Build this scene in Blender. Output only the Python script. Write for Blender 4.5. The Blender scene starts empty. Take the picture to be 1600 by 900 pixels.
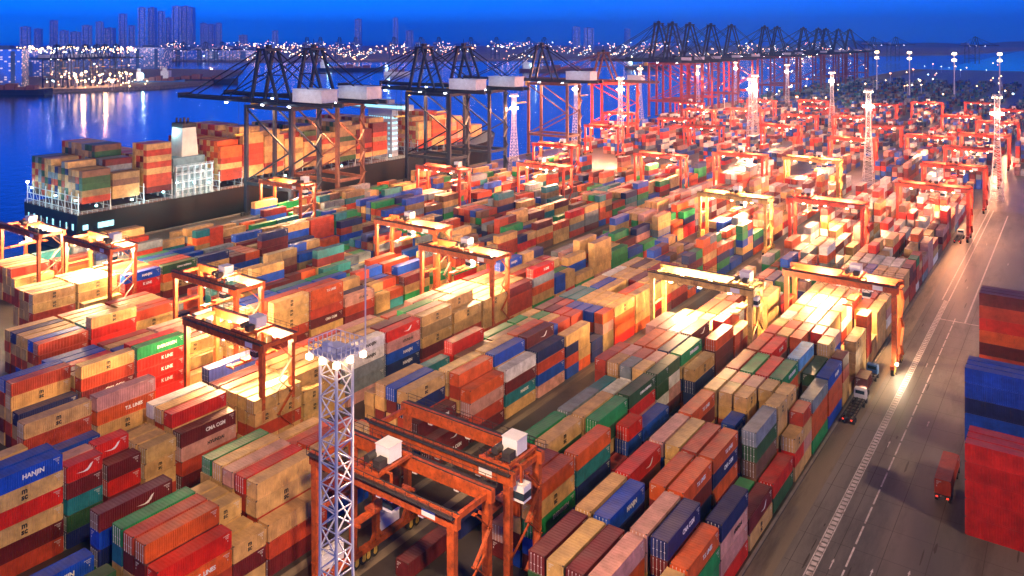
import bpy, math, random
from mathutils import Vector, Matrix
from mathutils.bvhtree import BVHTree
R = math.radians
SC = bpy.context.scene
COL = SC.collection

# ---------------------------------------------------------------- camera
CAM_H = 81.1
YAW = math.atan(1026 / 1285)          # looking left of +Y
cam_d = bpy.data.cameras.new('camera')
cam = bpy.data.objects.new('camera', cam_d); COL.objects.link(cam)
cam.location = (0, 0, CAM_H)
cam.rotation_euler = (R(90), 0, YAW)
cam_d.sensor_width = 36
cam_d.lens = 1285 / 1600 * 36
cam_d.shift_x = 140 / 1600
cam_d.shift_y = -390 / 1600
cam_d.clip_end = 60000
cam_d.clip_start = 1
SC.camera = cam

# ---------------------------------------------------------------- sky and added warm key light
KEY_DIR = Vector((-0.68, 0.30, -0.62)).normalized()     # the way the light travels
KEY_EL = math.asin(-KEY_DIR.z)
w = bpy.data.worlds.new('World'); SC.world = w; w.use_nodes = True
nt = w.node_tree; nt.nodes.clear()
out = nt.nodes.new('ShaderNodeOutputWorld')
bg = nt.nodes.new('ShaderNodeBackground')
sky = nt.nodes.new('ShaderNodeTexSky'); sky.sky_type = 'NISHITA'; sky.sun_disc = False
sky.sun_elevation = R(24); sky.sun_rotation = math.atan2(-KEY_DIR.x, -KEY_DIR.y)
sky.air_density = 1.0; sky.dust_density = 0.2; sky.ozone_density = 6.0
tint = nt.nodes.new('ShaderNodeMix'); tint.data_type = 'RGBA'; tint.blend_type = 'MULTIPLY'
tint.inputs[0].default_value = 1.0
tint.inputs[7].default_value = (0.0, 0.355, 2.1, 1)     # blue-hour tint of the whole sky
nt.links.new(sky.outputs[0], tint.inputs[6])
# dusk: the sky darkens towards the zenith
gtc = nt.nodes.new('ShaderNodeTexCoord'); gsp = nt.nodes.new('ShaderNodeSeparateXYZ'); nt.links.new(gtc.outputs['Generated'], gsp.inputs[0])
gmr = nt.nodes.new('ShaderNodeMapRange'); gmr.interpolation_type = 'SMOOTHSTEP'; gmr.inputs[1].default_value = .04; gmr.inputs[2].default_value = .45
gmr.inputs[3].default_value = 1.0; gmr.inputs[4].default_value = .09; nt.links.new(gsp.outputs[2], gmr.inputs[0])
gsc = nt.nodes.new('ShaderNodeVectorMath'); gsc.operation = 'SCALE'; nt.links.new(tint.outputs[2], gsc.inputs[0]); nt.links.new(gmr.outputs[0], gsc.inputs['Scale'])
nt.links.new(gsc.outputs[0], bg.inputs[0])
bg.inputs[1].default_value = 0.14
nt.links.new(bg.outputs[0], out.inputs[0])
sd = bpy.data.lights.new('warm_key', 'SUN'); sd.energy = 2.0; sd.angle = R(3); sd.color = (1, 0.68, 0.40)  # added key light in place of unseen floodlights; no real sun at dusk
so = bpy.data.objects.new('warm_key', sd); COL.objects.link(so)
so.rotation_euler = KEY_DIR.to_track_quat('-Z', 'Y').to_euler()

SC.view_settings.view_transform = 'Standard'; SC.view_settings.look = 'None'
SC.view_settings.exposure = 0.06; SC.view_settings.gamma = 1
try: SC.view_settings.use_curve_mapping = False
except Exception: pass
SC.cycles.use_denoising = True
SC.cycles.max_bounces = 5; SC.cycles.diffuse_bounces = 2; SC.cycles.glossy_bounces = 2
SC.cycles.transmission_bounces = 2; SC.cycles.volume_bounces = 0; SC.cycles.transparent_max_bounces = 4
SC.cycles.sample_clamp_indirect = 3; SC.cycles.caustics_reflective = False; SC.cycles.caustics_refractive = False
SC.cycles.volume_max_steps = 64
HAZE_D = 0.00014

# ---------------------------------------------------------------- materials
MATS = {}
def mat(name, col, rough=0.6, metal=0, noise=0.0, scale=0.5, bump=0.0, emit=None, estr=0, coord='Object', dirt=None, dscale=0.15, stretch=None):
    if name in MATS: return MATS[name]
    m = bpy.data.materials.new(name); m.use_nodes = True; n = m.node_tree; L = n.links
    b = n.nodes['Principled BSDF']
    b.inputs['Roughness'].default_value = rough; b.inputs['Metallic'].default_value = metal
    b.inputs['Base Color'].default_value = (*col, 1)
    if noise or bump or dirt:
        tc = n.nodes.new('ShaderNodeTexCoord'); src = tc.outputs[coord]
        if stretch:
            mp = n.nodes.new('ShaderNodeMapping'); mp.inputs['Scale'].default_value = stretch
            L.new(src, mp.inputs[0]); src = mp.outputs[0]
        nz = n.nodes.new('ShaderNodeTexNoise'); nz.inputs['Scale'].default_value = scale; nz.inputs['Detail'].default_value = 6
        L.new(src, nz.inputs['Vector'])
        last = None
        if noise:
            r = n.nodes.new('ShaderNodeMapRange'); r.inputs[1].default_value = .3; r.inputs[2].default_value = .7
            r.inputs[3].default_value = 1 - noise; r.inputs[4].default_value = 1 + noise
            L.new(nz.outputs['Fac'], r.inputs[0])
            x = n.nodes.new('ShaderNodeVectorMath'); x.operation = 'SCALE'; x.inputs[0].default_value = col
            L.new(r.outputs[0], x.inputs['Scale']); last = x.outputs[0]
        if dirt:
            n2 = n.nodes.new('ShaderNodeTexNoise'); n2.inputs['Scale'].default_value = dscale; n2.inputs['Detail'].default_value = 8
            n2.inputs['Roughness'].default_value = .7
            L.new(src, n2.inputs['Vector'])
            r2 = n.nodes.new('ShaderNodeMapRange'); r2.inputs[1].default_value = .48; r2.inputs[2].default_value = .68; L.new(n2.outputs['Fac'], r2.inputs[0])
            mx = n.nodes.new('ShaderNodeMix'); mx.data_type = 'RGBA'
            L.new(r2.outputs[0], mx.inputs[0])
            if last: L.new(last, mx.inputs[6])
            else: mx.inputs[6].default_value = (*col, 1)
            mx.inputs[7].default_value = (*dirt, 1); last = mx.outputs[2]
        if last: L.new(last, b.inputs['Base Color'])
        if bump:
            bp = n.nodes.new('ShaderNodeBump'); bp.inputs['Strength'].default_value = bump
            L.new(nz.outputs['Fac'], bp.inputs['Height']); L.new(bp.outputs[0], b.inputs['Normal'])
    if emit:
        b.inputs['Emission Color'].default_value = (*emit, 1); b.inputs['Emission Strength'].default_value = estr
    MATS[name] = m
    return m

def paint_mat(name, source, roof=False):
    """weathered container paint: colour from the object (source='object') or the mesh attribute 'paint'"""
    m = bpy.data.materials.new(name); m.use_nodes = True; n = m.node_tree; L = n.links
    b = n.nodes['Principled BSDF']; b.inputs['Roughness'].default_value = 0.5
    b.inputs['Specular IOR Level'].default_value = 0.35
    if source == 'object':
        oi = n.nodes.new('ShaderNodeObjectInfo'); c = oi.outputs['Color']
    else:
        at = n.nodes.new('ShaderNodeAttribute'); at.attribute_name = 'paint'; c = at.outputs['Color']
    geo = n.nodes.new('ShaderNodeNewGeometry')
    nz = n.nodes.new('ShaderNodeTexNoise'); nz.inputs['Scale'].default_value = 0.45; nz.inputs['Detail'].default_value = 7; nz.inputs['Roughness'].default_value = .65
    L.new(geo.outputs['Position'], nz.inputs['Vector'])
    r = n.nodes.new('ShaderNodeMapRange'); r.inputs[1].default_value = .35; r.inputs[2].default_value = .7; r.inputs[3].default_value = .66; r.inputs[4].default_value = 1.22
    L.new(nz.outputs['Fac'], r.inputs[0])
    x = n.nodes.new('ShaderNodeVectorMath'); x.operation = 'SCALE'; L.new(c, x.inputs[0]); L.new(r.outputs[0], x.inputs['Scale'])
    last = x.outputs[0]
    # rust streaks, running down the sides
    mp = n.nodes.new('ShaderNodeMapping'); mp.inputs['Scale'].default_value = (2.6, 2.6, .25) if not roof else (1.2, .8, 1)
    L.new(geo.outputs['Position'], mp.inputs[0])
    n2 = n.nodes.new('ShaderNodeTexNoise'); n2.inputs['Scale'].default_value = 1.0; n2.inputs['Detail'].default_value = 6; n2.inputs['Roughness'].default_value = .75
    L.new(mp.outputs[0], n2.inputs['Vector'])
    r2 = n.nodes.new('ShaderNodeMapRange'); r2.inputs[1].default_value = .56; r2.inputs[2].default_value = .72; r2.inputs[4].default_value = .45
    L.new(n2.outputs['Fac'], r2.inputs[0])
    mx = n.nodes.new('ShaderNodeMix'); mx.data_type = 'RGBA'; L.new(r2.outputs[0], mx.inputs[0]); L.new(last, mx.inputs[6])
    mx.inputs[7].default_value = (.11, .045, .025, 1); last = mx.outputs[2]
    if roof:       # dust that settles on the roof panels
        n3 = n.nodes.new('ShaderNodeTexNoise'); n3.inputs['Scale'].default_value = .25; n3.inputs['Detail'].default_value = 5
        L.new(geo.outputs['Position'], n3.inputs['Vector'])
        r3 = n.nodes.new('ShaderNodeMapRange'); r3.inputs[1].default_value = .3; r3.inputs[2].default_value = .75; r3.inputs[3].default_value = .08; r3.inputs[4].default_value = .42
        L.new(n3.outputs['Fac'], r3.inputs[0])
        m3 = n.nodes.new('ShaderNodeMix'); m3.data_type = 'RGBA'; L.new(r3.outputs[0], m3.inputs[0]); L.new(last, m3.inputs[6])
        m3.inputs[7].default_value = (.24, .18, .16, 1); last = m3.outputs[2]
    L.new(last, b.inputs['Base Color'])
    n4 = n.nodes.new('ShaderNodeTexNoise'); n4.inputs['Scale'].default_value = 1.1; n4.inputs['Detail'].default_value = 3; L.new(geo.outputs['Position'], n4.inputs['Vector'])
    bp = n.nodes.new('ShaderNodeBump'); bp.inputs['Strength'].default_value = .35; bp.inputs['Distance'].default_value = .12; L.new(n4.outputs['Fac'], bp.inputs['Height']); L.new(bp.outputs[0], b.inputs['Normal'])
    MATS[name] = m
    return m
paint_mat('container_paint', 'object'); paint_mat('container_roof', 'object', True)
paint_mat('mass_paint', 'attribute'); paint_mat('mass_roof', 'attribute', True)
M = MATS
mat('orange_steel', (.42, .075, .016), .5, noise=.3, scale=.9, dirt=(.16, .04, .015), dscale=1.7)
mat('red_steel', (.58, .045, .02), .5, noise=.25, scale=.5, dirt=(.13, .03, .02), dscale=.4)  # red raised: lamp light on the distant gantry frames is put into the colour
mat('far_lit_red_steel', (.24, .022, .02), .5, noise=.25, scale=.5)  # warm light on the far quay crane legs, put into their colour
mat('yellow_steel', (.62, .40, .12), .5, noise=.2, scale=.7, dirt=(.2, .09, .03), dscale=.5)
mat('navy_steel', (.012, .018, .04), .55, noise=.3, scale=.5)
mat('brown_steel', (.14, .05, .03), .55, noise=.3, scale=.5)
mat('dark_metal', (.035, .03, .03), .6, noise=.3, scale=1)
mat('galvanised', (.72, .72, .78), .4, .1, noise=.1, scale=1)
mat('white_paint', (.72, .72, .74), .45, noise=.08, scale=.6)
mat('house_paint', (.50, .55, .64), .45, noise=.1, scale=.6)
mat('blue_paint', (.06, .18, .45), .45, noise=.15, scale=.6)
mat('rubber', (.02, .02, .02), .8)
mat('bogie_yellow', (.55, .36, .06), .5, noise=.3, scale=1.5)
mat('glass', (.02, .04, .06), .08)
mat('white_letter', (.75, .75, .75), .6); mat('black_letter', (.02, .02, .02), .6)
mat('lamp_warm', (1, .8, .5), emit=(1, .62, .28), estr=28)
mat('lamp_white', (1, 1, 1), emit=(.9, .95, 1), estr=26)
mat('lamp_cyan', (.7, 1, 1), emit=(.45, .95, 1), estr=14)

# ---------------------------------------------------------------- mesh helpers
class MB:
    def __init__(s): s.v = []; s.f = []; s.m = []
    def hexa(s, p, m=0):
        b = len(s.v); s.v += [tuple(q) for q in p]
        for q in ((0, 3, 2, 1), (4, 5, 6, 7), (0, 1, 5, 4), (1, 2, 6, 5), (2, 3, 7, 6), (3, 0, 4, 7)):
            s.f.append(tuple(b + i for i in q)); s.m.append(m)
    def box(s, x0, x1, y0, y1, z0, z1, m=0):
        s.hexa([(x0, y0, z0), (x1, y0, z0), (x1, y1, z0), (x0, y1, z0), (x0, y0, z1), (x1, y0, z1), (x1, y1, z1), (x0, y1, z1)], m)
    def beam(s, p, q, w=.3, h=None, m=0, w2=None, h2=None):
        h = h or w; w2 = w2 or w; h2 = h2 or h
        p = Vector(p); q = Vector(q); d = (q - p).normalized()
        u = Vector((0, 0, 1)) if abs(d.z) < .95 else Vector((0, 1, 0))
        a = d.cross(u).normalized(); c = a.cross(d).normalized()
        P = [p - a * w / 2 - c * h / 2, p + a * w / 2 - c * h / 2, p + a * w / 2 + c * h / 2, p - a * w / 2 + c * h / 2]
        Q = [q - a * w2 / 2 - c * h2 / 2, q + a * w2 / 2 - c * h2 / 2, q + a * w2 / 2 + c * h2 / 2, q - a * w2 / 2 + c * h2 / 2]
        s.hexa(P + Q, m)
    def cyl(s, p, q, r, n=12, m=0, r2=None):
        r2 = r if r2 is None else r2
        p = Vector(p); q = Vector(q); d = (q - p).normalized()
        u = Vector((0, 0, 1)) if abs(d.z) < .95 else Vector((0, 1, 0))
        a = d.cross(u).normalized(); c = a.cross(d).normalized(); b = len(s.v)
        for k in range(n):
            t = 2 * math.pi * k / n; o = a * math.cos(t) + c * math.sin(t)
            s.v.append(tuple(p + o * r)); s.v.append(tuple(q + o * r2))
        for k in range(n):
            i = b + 2 * k; j = b + 2 * ((k + 1) % n); s.f.append((i, j, j + 1, i + 1)); s.m.append(m)
        s.f.append(tuple(b + 2 * k for k in range(n))[::-1]); s.m.append(m)
        s.f.append(tuple(b + 2 * k + 1 for k in range(n))); s.m.append(m)
    def quad(s, p, m=0):
        b = len(s.v); s.v += [tuple(q) for q in p]; s.f.append(tuple(range(b, b + len(p)))); s.m.append(m)
    def rail(s, p, q, h=1.1, n=8, m=0, t=.07):
        p = Vector(p); q = Vector(q); z = Vector((0, 0, h))
        s.beam(p + z, q + z, t, t, m); s.beam(p + z * .5, q + z * .5, t * .8, t * .8, m)
        for k in range(n + 1):
            a = p.lerp(q, k / n); s.beam(a, a + z, t, t, m)
    def mesh(s, name, mats):
        me = bpy.data.meshes.new(name); me.from_pydata(s.v, [], s.f)
        for k in mats: me.materials.append(M[k] if isinstance(k, str) else k)
        me.polygons.foreach_set('material_index', s.m); me.update()
        return me
    def build(s, name, mats, parent=None, loc=None):
        o = bpy.data.objects.new(name, s.mesh(name, mats if isinstance(mats, (list, tuple)) else [mats])); COL.objects.link(o)
        if parent: o.parent = parent
        if loc: o.location = loc
        return o
def tag(o, label=None, cat=None, group=None, kind=None):
    if label: o['label'] = label
    if cat: o['category'] = cat
    if group: o['group'] = group
    if kind: o['kind'] = kind
    return o
def empty(name, loc=(0, 0, 0), rz=0):
    o = bpy.data.objects.new(name, None); COL.objects.link(o); o.location = loc; o.rotation_euler = (0, 0, rz); o.empty_display_size = .5
    return o
def copy_tree(o, parent=None):
    kids = list(o.children)
    c = o.copy(); COL.objects.link(c); c.parent = parent
    for ch in kids: copy_tree(ch, c)
    return c
def light(name, kind, loc, energy, col, parent=None, size=.5, spot=None, tilt=None):
    d = bpy.data.lights.new(name, kind); d.energy = energy; d.color = col
    if kind in ('POINT', 'SPOT'): d.shadow_soft_size = size
    if kind == 'AREA': d.size = size
    if spot: d.spot_size = R(spot); d.spot_blend = .6
    o = bpy.data.objects.new(name, d); COL.objects.link(o); o.location = loc
    if tilt: o.rotation_euler = tilt
    if parent: o.parent = parent
    return o
def wpt(px, py, z=0):
    """where the picture point (px, py) lies at height z: only used to read positions off the photograph"""
    d = 1285 * (CAM_H - z) / (py - 60); r = (px - 660) / 1285 * d
    return (-math.sin(YAW) * d + math.cos(YAW) * r, math.cos(YAW) * d + math.sin(YAW) * r, z)
ORD = 'nearest second third fourth fifth sixth seventh eighth ninth tenth eleventh twelfth thirteenth fourteenth fifteenth sixteenth seventeenth eighteenth nineteenth twentieth'.split()
# ---------------------------------------------------------------- container yard
CH = 2.6; CW = 2.44; PITCH = 2.85; BAY = 12.8
PAL = dict(T=(.61, .375, .14), O=(.62, .10, .02), R=(.60, .020, .012), M=(.14, .014, .017), B=(.010, .07, .48), N=(.014, .022, .12),
           G=(.015, .26, .08), D=(.03, .095, .035), W=(.80, .78, .74), P=(.56, .28, .24), Y=(.20, .24, .28), L=(.12, .34, .62), U=(.02, .18, .22), K=(.18, .09, .055), C=(.46, .055, .022), S=(.30, .20, .09))
CNAME = dict(T='tan', O='orange', R='bright red', M='maroon', B='blue', N='navy', G='green', D='dark green', W='white', P='faded pink', Y='grey', L='light blue', U='teal', K='brown', C='rust red', S='faded olive tan')
LANES = [  # name, right face X, rows, first bay Y, bays, palette
    ('roadside block', -40.6, 6, 107.3),
    ('block behind the two nearest gantry cranes', -66.6, 6, 110.5),
    ('block left of the dark aisle', -95.2, 6, 57.0),
    ('fourth block from the road', -125.6, 6, 57.0),
    ('fifth block from the road', -161.5, 6, 90.0),
    ('sixth block from the road', -190.5, 6, 110.0),
    ('seventh block from the road', -223.0, 6, 120.0),
    ('quayside block', -252.5, 6, 130.0),
]
CONTS = []      # dicts: lane,bay,row,tier,x0(right X),y0,len,z,col,logo,half
PLAN = {}       # (lane, bay) -> list of stack strings, row 0 = nearest the road
LANES = [
    ('roadside block', -40.6, 6, 94.3),
    ('second', -64.0, 6, 94.5),
    ('third', -95.2, 6, 95.4),
    ('fourth', -125.4, 6, 104.7),
    ('fifth', -161.5, 6, 115.1),
    ('sixth', -187.5, 6, 106.0),
    ('seventh', -222.0, 6, 123.0),
    ('quayside', -252.5, 6, 118.0),
]
BAY = 13.1
PLAN = {
    # block 0: the roadside rows
    (0, 0): ['TCCR', 'MM', 'POTCM', 'MGTCB', 'TGGRC', 'MDTCM'],
    (0, 1): ['OGGM', 'NMNCT', 'PPTCM', 'BN', 'BNNTC', 'TSRTC'],
    (0, 2): ['NPPR', 'MC', 'OMNTC', 'OMNTC', 'B', 'RMTCB'],
    (0, 3): ['MT', 'GC', 'ONOMT', 'CMTTB', 'TTCMB', 'PBTCM'],
    (0, 4): ['RD', 'YDKKB', 'MNB', 'n/bbnt', 'C', 'OMTCB'],
    (0, 5): ['trt/ctpt', 'tttct/ttttt', 'cm/ttrcb', 'ttmcb/pttbn', 'ttcmb/cttmb', 'ttcmb/ttcmb'],
    (0, 6): ['YOOG', '', 'GOTCM', 'RMTCB', 'GTMCB', 'COTTM'],
    (0, 7): ['BOOB', 'DKCM', 'LTCMB', 'NC', 'RPTCM', 'CMTTB'],
    (0, 8): ['mctt/t', 'ttmcb/pbtcm', 'cm/rmtcb', 'octmb/cotmb', 'tcmbt/ctmbt', 'cmtbt/tcmbt'],
    (0, 9): ['tttt/tttt', 'tc/tt', 'ttcmb/tttcb', 'wtcmb/ttcmb', 'tcmbt/twmbt', 'wtcbt/ttcmt'],
    (0, 10): ['occct/tt', 'ot/pp', 'twcmb/wwtcb', 'wtcmb/ttcmb', 'tctmb/wcmbt', 'tcmbt/ttcbm'],
    (0, 11): ['TTTT', 'OTCM', 'ccmtt/ottcm', 'tccmt/ttcmb', 'tctmb/otcmb', 'ttcmb/tctmb'],
    (0, 12): ['TPWT', 'CMTT', 'BMCT', 'PPCT', 'TCMO', 'MMCB'],
    (0, 13): ['wpcc/wpcc', 'tccm/', 'cpmt/tcpm', 'ccpt/ctmt', 'mcpt/tcmt', 'ccmt/ccmt'],
    (0, 14): ['ttct/ttct', 'tttc/tttc', 'tttc/tttc', 'bbnc/bbnc', 'mmcc/mmcc', 'ccmt/tccm'],
    (0, 15): ['mmcc/cmcc', 'wwpp/wwpp', 'wwpp/wwpp', 'wwpp/wwpp', 'wwpp/wwpp', 'kccm/mccm'],
    # block 1
    (1, 0): ['', '', '', '', '', 'M'],
    (1, 1): ['OTGBM', 'COTMB', 'PM', '', '', 'N'],
    (1, 2): ['OUNNM', '', 'TDMCB', 'GTMCB', 'TMCB', ''],
    (1, 3): ['rb/rbnm', 'GDTMC', 'TTMCB', 'YTOMB', 'TC', ''],
    (1, 4): ['BNM', 'DRPNM', 'TTMC', 'WTMC', 'UTMC', ''],
    (1, 5): ['n/', 'ddwmn/dwpmn', 'ttcmb/prcmb', 'ywtmc/crtmb', 'ttmcb/pptmc', 'ccmtb/octmb'],
    (1, 6): ['TNNM', 'GTNMC', 'NNMCB', 'OCMTB', 'OTMCB', 'TTMC'],
    (1, 7): ['OMMCM', 'c/', 'MMCTB', 'WPMTC', 'PPTMC', 'PTCMB'],
    (1, 8): ['ccct/tcct', 'rotcm/ctcmb', 'tttc/wttc', 'tttc/tttc', 'TTTC', 'TTCM'],
    (1, 9): ['mc/m', 'ttt/tt', 'WWTC', 'OTTC', 'OTTC', 'CTT'],
    (1, 10): ['ttttc/ttttc', 'tttcm/tttcm', 'ccm/ccm', 'CCTM', 'TTCM', 'TCM'],
    (1, 11): ['ROC', 'WBM', 'TTCC', 'MCCM', 'MRCT', 'PMTC'],
    (1, 12): ['BM', 'DGTM', 'NRBM', 'OOCM', 'ctt/ctt', 'TTTM'],
    # block 2 (left of the dark aisle); k = -4.. are the stacks in front
    (2, 0): ['', '', '', '', '', ''],
    (2, 1): ['m/', 'mm/m', '', 'T', 'CM', 'CT'],
    (2, 2): ['MM', 'MMN', 'TNCMT', 'BMTCN', 'TTMCB', 'TTNC'],
    (2, 3): ['OPCM', 'OCTMB', 'TTCMB', 'T', 'BM', 'UTCM'],
    (2, 4): ['WMUT', 'BTOMC', 'TTCMB', 'TCMB', 'KMTC', 'RRMTC'],
    (2, 5): ['NCBP', 'MNCTB', 'OTCMB', 'TMC', 'KGTM', 'GTCM'],
    (2, 6): ['tncb/ttto', 'tt/cm', 'bbcm/cbtm', 'ccmt/tccm', 'tgmc/gtcm', 'gtmc/ttcm'],
    (2, 7): ['nn/opss', 'nn/bcnt', 'cmtt/bnmt', 'ccmt/bbmc', 'mmct/ccmt', 'kttc/mktt'],
    (2, 8): ['TOOR', 'TTCM', 'tttc/tttc', 'TTCO', 'UUGM', 'UTCM'],
    (2, 9): ['ttto/ttto', 'OTTC', 'kk/kkc', 'TTCM', 'BBNT', 'TTCM'],
    (2, 10): ['TTRM', 'TTCM', 'MCCM', 'TTOC', 'TTCM', 'WTCM'],
    (2, 11): ['TTCM', 'CTTM', 'CRMT', 'TTTC', 'KTTC', 'TTCM'],
    # block 3
    (3, 0): ['ttct/ttct', 'ttct/wtct', 'TTTC', 'TTTC', 'MCCM', 'nkcbm/nkcbm'],
    (3, 1): ['ttt/tt', 'TTTC', 'TTTC', 'TCMT', 'TPCM', 'CTCM'],
    (3, 2): ['WWYYP', 'TMCMT', 'MTTC', 'TTYC', 'TSKM', 'CMTC'],
    (3, 3): ['RPBNN', 'MTCMB', 'CMTT', 'KMTC', 'TTYC', 'PYCM'],
    (3, 4): ['TSTMC', 'PRCMT', 'GUMTC', 'MCTT', 'CMTT', 'NTT'],
    (3, 5): ['TTCM', 'TTCMT', 'WTTC', 'TTTC', 'MTTC', 'PTCM'],
    (3, 6): ['TTTC', 'TTTC', 'TWTC', 'TTTC', 'TTCM', 'TTCM'],
    (3, 7): ['MCCT', 'TTCM', 'TTCT', 'OTTC', 'TTCM', 'RTTM'],
    # block 4
    (4, 0): ['T', 'TC', 'TCM', 'MMC', 'PMTC', 'PRMC'],
    (4, 1): ['TT', 'TTC', 'TTTC', 'WTCM', 'TTCM', 'YTCM'],
    (4, 2): ['TTTCM', 'CRMTB', 'RMT', 'PRMC', 'BTCM', 'BMCT'],
    (4, 3): ['OOCMT', 'COCMB', 'CMBT', 'MTCM', 'BTCM', 'UNTC'],
    (4, 4): ['PCM', 'NTT', 'TTCM', 'YTC', 'BBNC', 'GGDM'],
}
# stacks that stand off the bay grid: (block, row, y, length, colours from the top)
EXTRA = [
    (2, 0, 63.1, 12.19, 'ROCM'), (2, 1, 63.1, 12.19, 'OMTCB'), (2, 2, 63.1, 12.19, 'CMTMC'), (2, 3, 63.1, 12.19, 'GUTMU'), (2, 5, 63.1, 12.19, 'MBNGT'),
    (2, 0, 75.6, 6.06, 'TMT'), (2, 1, 75.6, 6.06, 'TMT'), (2, 2, 75.6, 6.06, 'TTCM'), (2, 3, 75.6, 6.06, 'TTCM'), (2, 4, 75.6, 6.06, 'TTCM'), (2, 5, 76.0, 6.06, 'NNM'),
    (2, 0, 82.3, 12.19, 'TCM'), (2, 1, 82.3, 12.19, 'TTCRM'), (2, 2, 82.3, 12.19, 'RCMTB'), (2, 3, 82.3, 12.19, 'PTMCB'), (2, 4, 82.3, 12.19, 'TTCMN'), (2, 5, 82.3, 12.19, 'GTMCN'),
    (2, 1, 95.4, 12.19, 'TTCMB'), (2, 2, 95.4, 12.19, 'CTTMB'), (2, 3, 95.4, 12.19, 'TCMB'), (2, 4, 95.4, 12.19, 'CTMT'), (2, 5, 95.4, 12.19, 'TTCM'),
    (2, 0, 50.0, 12.19, 'OTM'), (2, 1, 50.0, 12.19, 'MMC'), (2, 3, 50.0, 12.19, 'DGM'), (2, 4, 50.0, 12.19, 'TB'), (2, 5, 50.0, 12.19, 'BNM'),
    (3, 0, 53.9, 12.19, 'BTRTMC'), (3, 1, 53.9, 12.19, 'BNTMCB'), (3, 2, 53.9, 12.19, 'PTMB'), (3, 3, 53.9, 12.19, 'BTCM'), (3, 4, 53.9, 12.19, 'TGTMC'), (3, 5, 53.9, 12.19, 'TGMC'),
    (3, 0, 66.8, 6.06, 'RMUDN'), (3, 1, 66.8, 6.06, 'PMTCB'), (3, 2, 66.8, 6.06, 'BTCM'), (3, 3, 66.8, 12.19, 'TSM'), (3, 4, 66.8, 12.19, 'BTCM'), (3, 5, 66.8, 12.19, 'TCCTMC'),
    (3, 0, 73.8, 6.06, 'MRMN'), (3, 1, 73.4, 6.06, 'RMTCB'), (3, 2, 73.4, 6.06, 'BCT'), (3, 0, 80.8, 6.06, 'TTTC'), (3, 1, 80.8, 6.06, 'TTTC'), (3, 2, 80.8, 6.06, 'TTMC'), (3, 3, 80.0, 12.19, 'TSD'), (3, 4, 80.0, 12.19, 'KMT'), (3, 5, 80.0, 12.19, 'POTTMC'),
    (3, 0, 88.0, 12.19, 'MPCM'), (3, 1, 88.0, 12.19, 'RTCMB'), (3, 2, 88.0, 12.19, 'TCMTB'), (3, 3, 88.0, 12.19, 'WTCMB'), (3, 4, 92.6, 6.06, 'TTC'), (3, 5, 92.6, 6.06, 'RCM'),
    (4, 0, 102.0, 12.19, 'GRRRR'), (4, 1, 102.0, 12.19, 'RTCMB'), (4, 2, 102.0, 12.19, 'CTMB'), (4, 3, 102.0, 12.19, 'BMTC'), (4, 4, 102.0, 12.19, 'TMCB'), (4, 5, 102.0, 12.19, 'CTCM'),
    (4, 0, 89.0, 12.19, 'TCMCT'), (4, 1, 89.0, 12.19, 'TCMT'), (4, 2, 89.0, 12.19, 'MCTB'), (4, 3, 89.0, 12.19, 'RBTC'), (4, 4, 89.0, 12.19, 'BTCM'), (4, 5, 89.0, 12.19, 'BBTM'),
    (4, 0, 76.0, 12.19, 'NTC'), (4, 1, 76.0, 12.19, 'CTTCM'), (4, 2, 76.0, 12.19, 'BCTMT'), (4, 3, 76.0, 12.19, 'UGTM'), (4, 4, 76.0, 12.19, 'BNTM'), (4, 5, 76.0, 12.19, 'TTG'),
    (5, 0, 93.0, 12.19, 'CCTM'), (5, 1, 93.0, 12.19, 'BCTM'), (5, 2, 93.0, 12.19, 'TTCM'), (5, 3, 93.0, 12.19, 'TTCB'), (5, 4, 93.0, 12.19, 'NTCM'), (5, 5, 93.0, 12.19, 'TCTM'),
    (6, 0, 136.0, 12.19, 'BRRM'), (6, 1, 110.0, 12.19, 'TTCC'), (6, 2, 110.0, 12.19, 'CTTC'), (6, 3, 110.0, 12.19, 'TTTC'), (6, 4, 110.0, 12.19, 'CCTT'),
]
for (a, b), sp in {(5, 0): ['TRRCM', 'UCTM', 'UTMC', 'TMCB', 'TCMB', 'OTCM'], (5, 1): ['m/', 'CTKM', 'CTTM', 'TTCM', 'TTCM', 'CTCM'], (6, 0): ['TC', 'TTTC', 'WTTC', 'TTTC', 'TCTC', 'TTCC'],
                   (6, 1): ['', 'CTTC', 'TTTC', 'OTTC', 'TTTC', 'WTCC'], (6, 2): ['DOTM', 'CTTM', 'CTTM', 'UCTM', 'BTCM', 'GTCM'], (7, 0): ['TTC', 'CTTC', 'TTTC', 'OCTT', 'CTTC', 'TTTC']}.items(): PLAN[(a, b)] = sp
def zone_palette(li, y):
    if y > 330 and li <= 3: return 'PPWWOCRTTKYMPR'
    if li == 0: return 'OOTTCCRMPWTPYG'
    if li == 1: return 'OOTTRMBNGDYPWC'
    if li == 2: return 'TTTOORMCBNGPYTK'
    if li == 3: return 'TTTTOORCMBNGYPT'
    if li == 4: return 'TTTCCMBNUGKYOR'
    return 'TTCCMMBBNGUKOYS'
rng = random.Random(7)
def parse(stack):
    """'B5' = five tiers, blue on top; 'BTRT' = colours from the top down; trailing 2 on a colour pair 'b' lower case = two short ones"""
    return stack
def add_cont(li, bay, row, tier, ntier, xr, y0, ln, col, logo=None, half=None):
    CONTS.append(dict(li=li, bay=bay, row=row, tier=tier, n=ntier, x=xr + rng.uniform(-.07, .07), y=y0 + rng.uniform(-.12, .12), ln=ln, z=tier * CH, col=col, logo=logo, half=half))
LOGO_OF = dict(T='MSC', G='EVERGREEN', D='CHINA SHIPPING', R='K LINE', M='CMA CGM', N='CMA CGM', B='HANJIN', O='T S LINES', W='HANJIN', C=None, P='HYUNDAI', Y=None, U='MAERSK', L=None)
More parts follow.
